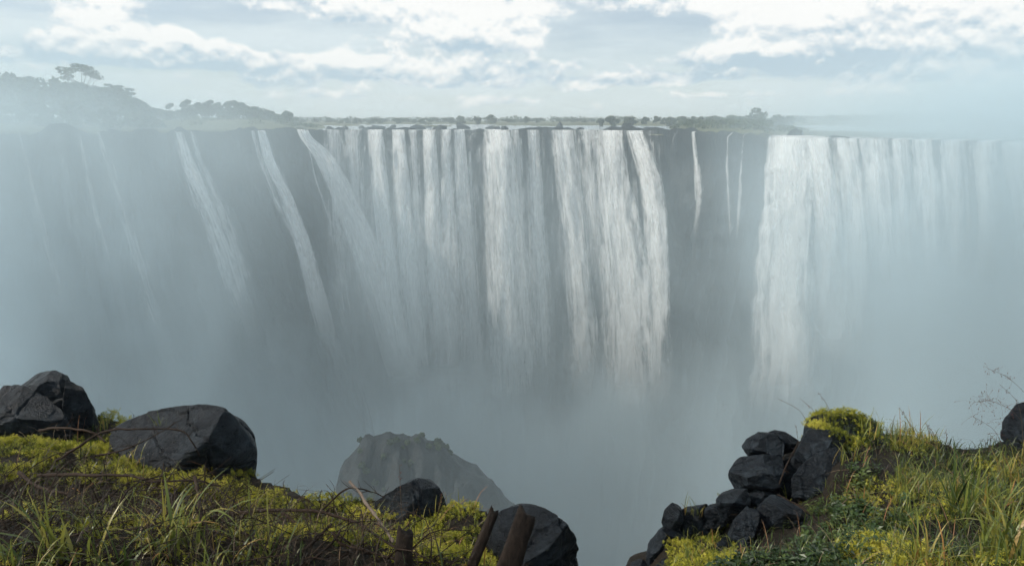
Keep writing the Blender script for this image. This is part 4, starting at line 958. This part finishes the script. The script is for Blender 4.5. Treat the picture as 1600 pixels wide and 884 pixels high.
# ---------------------------------------------------------------- broad-leaved plants on the shaded bank
def leafy(px, py, n, size, seed, label, tint, spread):
    rg = np.random.default_rng(seed); P0 = on_ground(px, py); P = rg.normal(size=(n, 3)) * [spread, spread * .8, 0]
    z = np.array([float(v) for v in bank_h(P0[0] + P[:, 0], P0[1] + P[:, 1])]) - P0[2]; P[:, 2] = np.clip(z, -.25, .25)
    st = Acc(); lv = Acc()
    for k in range(4):
        q_ = P[k::4]; s = size * rg.uniform(.6, 1.3, len(q_)); lv.add(*scatter(rg, *tplB[k], q_, s, .35, np.clip(tint + rg.normal(size=len(q_)) * .2, 0, 1)))
        for p, h in zip(q_, s): add_tube(st, np.array([p, p + [0, 0, h * .45], p + [0, 0, h * .85]]), [.0016, .0014, .001], 3, .2)
    r = link('leafy_plant', None, loc=P0, label=label, cat='plant', group='leafy plants under the piled rocks')
    link('stems', st.mesh('stems', BROAD), parent=r, kind='stuff'); link('leaves', lv.mesh('leaves', BROAD, False), parent=r, kind='stuff')
LFY = [(1175, 890, 'dark leafy plant under the pale wedge'), (1215, 900, 'dark leafy plant below the biggest black block'), (1255, 895, 'leafy plant spilling in front of the biggest black block'), (1290, 870, 'leafy plant between block and bank'), (1300, 810, 'leafy plant climbing beside the blue-lit slab'), (1335, 780, 'yellowish leafy plant against the blue-lit slab'), (1330, 840, 'bright leafy plant in the middle of the bank foot'), (1365, 820, 'leafy plant bordering the grass'), (1380, 860, 'low leafy plant under the bank grass'), (1290, 905, 'shaded leafy plant at the bank foot'), (1200, 768, 'small leafy plant on the rock pile'), (1345, 745, 'reddish-tipped leafy plant above the blue-lit slab'), (1150, 905, 'dark leafy plant beside the trailing moss')]
for k, (px, py, lab) in enumerate(LFY): leafy(px, py, 64 if py > 770 else 14, .068, 950 + k, lab, [.25, .3, .3, .4, .5, .75, .5, .5, .45, .3, .6, .7, .25][k], .15 if py > 770 else .06)

# ---------------------------------------------------------------- dead branches, each a thing
def branch(pts, r0, r1, label, seed, twigs=5, mat=None, group='dead branches over the brushwood', name='dead_branch', tl=.12):
    """pts: (px, py, distance) along the branch"""
    rg = np.random.default_rng(seed); W = np.array([at(*p) for p in pts]); n = 8 * len(pts); path = spline(W, n); base = path[0].copy()
    path = path - base; path += fbm(path * 14 + seed, 2, seed)[:, None] * rg.normal(size=3) * .006
    rad = .85 * np.linspace(r0, r1, n) * (1 + .14 * rg.normal(size=n)); a_ = Acc(); add_tube(a_, path, np.maximum(rad, .0012), 7)
    o = link(name, a_.mesh(name, mat or TWIG), loc=base, label=label, cat='branch', group=group)
    for k in range(twigs):
        i = rg.integers(n // 6, n - 2); p = path[i]; d = rg.normal(size=3) * [1, .6, .9]; d[2] = abs(d[2]) * .8; d /= np.linalg.norm(d); L = tl * rg.uniform(.3, 1.1)
        t_ = Acc(); add_tube(t_, spline([p, p + d * L * .5 + rg.normal(size=3) * L * .12, p + d * L], 6), np.linspace(min(rad[i] * .55, .004), .001, 6), 5)
        link('twig', t_.mesh('twig', mat or TWIG), parent=o)
    return o
BR = [([(62, 672, 4.3), (95, 669, 4.2), (140, 674, 4.1), (165, 690, 4.0)], .012, .006, 'bent branch lying across the slab-topped boulder', 3),
      ([(90, 720, 4.0), (120, 700, 3.9), (160, 675, 3.9), (215, 670, 3.85), (280, 672, 3.85), (300, 690, 3.8), (312, 712, 3.8)], .010, .004, 'thin branch arching over the face of the largest boulder', 4),
      ([(150, 712, 3.9), (190, 703, 3.85), (235, 683, 3.85), (290, 650, 3.95)], .008, .002, 'twig rising across the largest boulder', 4),
      ([(60, 742, 3.7), (140, 742, 3.6), (200, 744, 3.55), (245, 752, 3.5), (300, 751, 3.5), (345, 758, 3.5)], .013, .006, 'long dark branch below the yellow moss', 5),
      ([(30, 738, 3.7), (60, 760, 3.5), (110, 772, 3.4)], .014, .008, 'thick grey stick at the brushwood edge', 2),
      ([(130, 790, 3.2), (170, 775, 3.2), (205, 752, 3.25), (260, 748, 3.3)], .006, .003, 'slender twig crossing the brushwood', 3),
      ([(170, 795, 3.1), (210, 820, 2.95), (250, 840, 2.85)], .012, .006, 'short stick sunk in the brushwood', 2),
      ([(305, 745, 3.2), (312, 790, 3.0), (325, 830, 2.85), (342, 875, 2.7)], .011, .009, 'reddish upright stick before the mossy edge', 3),
      ([(322, 730, 3.3), (316, 765, 3.25), (310, 800, 3.2)], .006, .004, 'forked grey stem beside the reddish stick', 4),
      ([(330, 808, 3.3), (380, 800, 3.25), (450, 797, 3.2), (500, 800, 3.15), (545, 812, 3.1), (590, 835, 3.0), (640, 870, 2.85)], .013, .007, 'long arched branch over the bright moss', 6),
      ([(440, 800, 3.2), (470, 822, 3.1), (495, 840, 3.05)], .010, .006, 'side limb slanting down from the long arched branch', 2),
      ([(500, 800, 3.5), (520, 780, 3.5), (545, 762, 3.5), (580, 767, 3.5), (600, 776, 3.5)], .008, .003, 'thorny arching twig at the gorge edge', 8),
      ([(465, 870, 2.9), (490, 845, 2.95), (510, 825, 3.0), (518, 818, 3.0)], .010, .007, 'forked dark stick in the moss', 3),
      ([(520, 830, 3.0), (535, 850, 2.95), (580, 862, 2.9), (620, 875, 2.85)], .011, .006, 'crooked branch under the long arched branch', 4),
      ([(470, 885, 2.8), (500, 865, 2.85), (525, 840, 2.9), (532, 828, 2.95)], .009, .006, 'pale curved stick crossing the crooked branch', 2),
      ([(500, 792, 3.6), (498, 778, 3.6), (502, 765, 3.6)], .004, .002, 'upright thorn twig beside the thorny arch', 2),
      ([(520, 798, 3.6), (521, 784, 3.6), (518, 768, 3.6)], .004, .002, 'second upright thorn twig beside the thorny arch', 1)]
for k, (pts, r0, r1, lab, tw) in enumerate(BR): branch(pts, r0, r1, lab, 1000 + k, tw)
branch([(549, 752, 3.5), (565, 775, 3.4), (590, 808, 3.2), (613, 845, 3.0)], .010, .009, 'pale bare stick leaning across the moss', 1050, 2, PALE)
branch([(1262, 790, 4.2), (1215, 773, 4.2), (1240, 785, 4.15), (1275, 812, 4.0), (1284, 850, 3.9)][1:], .006, .005, 'trailing root over the biggest black block', 1051, 2)
branch([(1218, 756, 4.45), (1228, 728, 4.5), (1240, 705, 4.6), (1247, 690, 4.7)], .007, .004, 'reddish root in the cleft of the pile', 1052, 2)

# ---------------------------------------------------------------- weathered stakes and stump
def stake(bot, top, w, d, label, seed, name='wooden_stake', notch=.02):
    rg = np.random.default_rng(seed); a_, b_ = at(*bot), at(*top); ax = b_ - a_; L = np.linalg.norm(ax); ax /= L
    sx = np.cross(ax, [0, 1, 0]); sx /= np.linalg.norm(sx); sy = np.cross(ax, sx)
    ns, nl = 20, 26; th = np.arange(ns) / ns * 2 * np.pi; V = []
    for i in range(nl):
        t = i / (nl - 1)
        c_ = np.cos(th); s_ = np.sin(th); k = (np.abs(c_) ** 5 + np.abs(s_) ** 5) ** (-1 / 5)
        rr = np.stack([c_ * k * w / 2, s_ * k * d / 2], -1)
        q_ = np.stack([c_ * 2.2, s_ * 2.2, np.full(ns, t * 2.2)], -1)
        crack = -np.abs(vnoise(q_ * [1.6, 1.6, .5], seed)) * .22 + fbm(q_ * 2, 3, seed + 1) * .09
        rr = rr * (1 + crack + .10 * (1 - t))[:, None]
        up = t * L + (notch * fbm(np.stack([c_ * 1.5, s_ * 1.5, 0 * c_], -1), 3, seed + 2) * 2.5 + c_ * notch * .6 if i == nl - 1 else (notch * fbm(np.stack([c_ * 1.5, s_ * 1.5, 0 * c_], -1), 3, seed + 2) * 2.5 + c_ * notch * .6) * t ** 3)
        V.append(a_[None] + sx * rr[:, :1] + sy * rr[:, 1:] + ax * np.broadcast_to(up, (ns,))[:, None])
    V = np.concatenate(V); V = np.concatenate([V, V[-ns:].mean(0)[None] - ax * notch * .5, a_[None]])
    i = np.arange(nl - 1)[:, None] * ns; j = np.arange(ns)[None]; k = (j + 1) % ns
    Q = np.stack([i + j, i + k, i + ns + k, i + ns + j], -1).reshape(-1, 4); e = (nl - 1) * ns; jj = np.arange(ns); kk = (jj + 1) % ns
    T = np.concatenate([np.stack([e + jj, e + kk, np.full(ns, nl * ns)], -1), np.stack([kk, jj, np.full(ns, nl * ns + 1)], -1)])
    base = a_.copy(); link(name, mesh_np(name, V - base, [Q, T], STAKE), loc=base, label=label, cat='stake' if name != 'stump' else 'stump', group='weathered wood at the mossy edge')
stake((722, 920, 2.85), (774, 794, 3.0), .050, .045, 'leaning split stake, the thinner of the pair', 31)
stake((776, 940, 2.8), (824, 800, 2.95), .105, .05, 'broad rotten plank stake before the rounded boulder', 32, notch=.014)
stake((628, 915, 2.75), (633, 828, 2.85), .082, .07, 'short cracked stump in the moss', 33, 'stump', .02)

# ---------------------------------------------------------------- seed grasses against the mist
def seed_stalk(pts, label, seed, head=.35, dens=26, spread=.05, r=.0016, group='seed grasses against the mist', name='seed_grass'):
    rg = np.random.default_rng(seed); W = np.array([at(*p) for p in pts]); path = spline(W, 18); base = path[0].copy(); path = path - base
    a_ = Acc(); add_tube(a_, path, np.linspace(r, r * .5, 18), 4, .55); o = link(name, a_.mesh(name, DRY), loc=base, label=label, cat='grass', group=group)
    hd = Acc(); k0 = int(18 * (1 - head))
    for _ in range(dens):
        i = rg.integers(k0, 18); p = path[i]; d = rg.normal(size=3); d /= np.linalg.norm(d); L = spread * rg.uniform(.2, 1.)
        e = p + d * L; add_tube(hd, np.array([p, (p + e) / 2 + [0, 0, L * .1], e]), [r * .28] * 3, 3, .5)
        s = rg.uniform(.0025, .0048); V = ICO[3][0] * [s * .5, s * .5, s]; V = np.array([(0, 0, s * 1.6), (s * .6, 0, 0), (0, s * .6, 0), (-s * .6, 0, 0), (0, -s * .6, 0), (0, 0, -s * 1.6)]) + e
        hd.add(V, np.array([(0, 1, 2), (0, 2, 3), (0, 3, 4), (0, 4, 1), (5, 2, 1), (5, 3, 2), (5, 4, 3), (5, 1, 4)]), rg.uniform(0, 1))
    link('seed_head', hd.mesh('seed_head', SEED), parent=o)
seed_stalk([(1640, 780, 4.0), (1632, 680, 4.0), (1605, 620, 4.0), (1575, 590, 4.0), (1545, 576, 4.0)], 'tall arching seed grass above the stacked black rocks', 41, .30, 26, .05)
seed_stalk([(1625, 790, 3.9), (1612, 690, 3.9), (1585, 645, 3.9), (1550, 627, 3.9), (1524, 628, 3.9)], 'drooping seed grass with loose reddish spikelets', 42, .45, 46, .11)
seed_stalk([(1600, 760, 4.0), (1598, 680, 4.0), (1590, 630, 4.0), (1562, 600, 4.0)], 'thin seed grass between the two arching ones', 43, .3, 10, .03)
seed_stalk([(1560, 800, 3.7), (1568, 720, 3.8), (1556, 675, 3.8), (1520, 650, 3.8)], 'low nodding seed grass left of the black rocks'.replace('left of', 'before'), 44, .4, 26, .09)
for k, (pts, lab) in enumerate([([(1262, 662, 4.9), (1248, 640, 4.9), (1216, 623, 4.9)], 'bare bowed stalk leaning from the moss cap over the drop'), ([(1276, 655, 4.9), (1270, 640, 4.9), (1250, 622, 4.9)], 'shorter bare stalk leaning from the moss cap'), ([(1300, 650, 4.95), (1292, 632, 4.95), (1280, 614, 4.95)], 'steep bare stalk on the moss cap'),
        ([(1440, 694, 4.8), (1424, 665, 4.8), (1406, 637, 4.8)], 'dark grass spike on the ridge beyond the tufts'), ([(1462, 706, 4.75), (1456, 680, 4.75), (1446, 660, 4.75)], 'brown plume behind the ridge tufts'), ([(1474, 712, 4.7), (1460, 680, 4.7), (1450, 664, 4.7)], 'second brown plume behind the ridge tufts'), ([(1488, 715, 4.7), (1480, 690, 4.7), (1478, 672, 4.7)], 'fine brown plume by the flat stone edge'),
        ([(1248, 690, 4.7), (1245, 676, 4.7), (1244, 664, 4.7)], 'short stalk in the cleft of the pile'), ([(628, 800, 3.8), (626, 770, 3.8), (624, 726, 3.8)], 'thin green grass spike before the sloping boulder'), ([(486, 800, 3.9), (482, 788, 3.9), (480, 776, 3.9)], 'tiny stalk beside the small black stone'), ([(722, 815, 3.8), (720, 798, 3.8), (712, 784, 3.8)], 'delicate weed stalk near the stakes'), ([(683, 812, 3.75), (686, 790, 3.75), (692, 768, 3.75)], 'green blade against the sloping boulder')]):
    seed_stalk(pts, lab, 60 + k, .5, 6 if 'stalk' in lab else 12, .014, .0022 if 'green' in lab else .0018, 'bare stalks along the rim', 'grass_stalk')
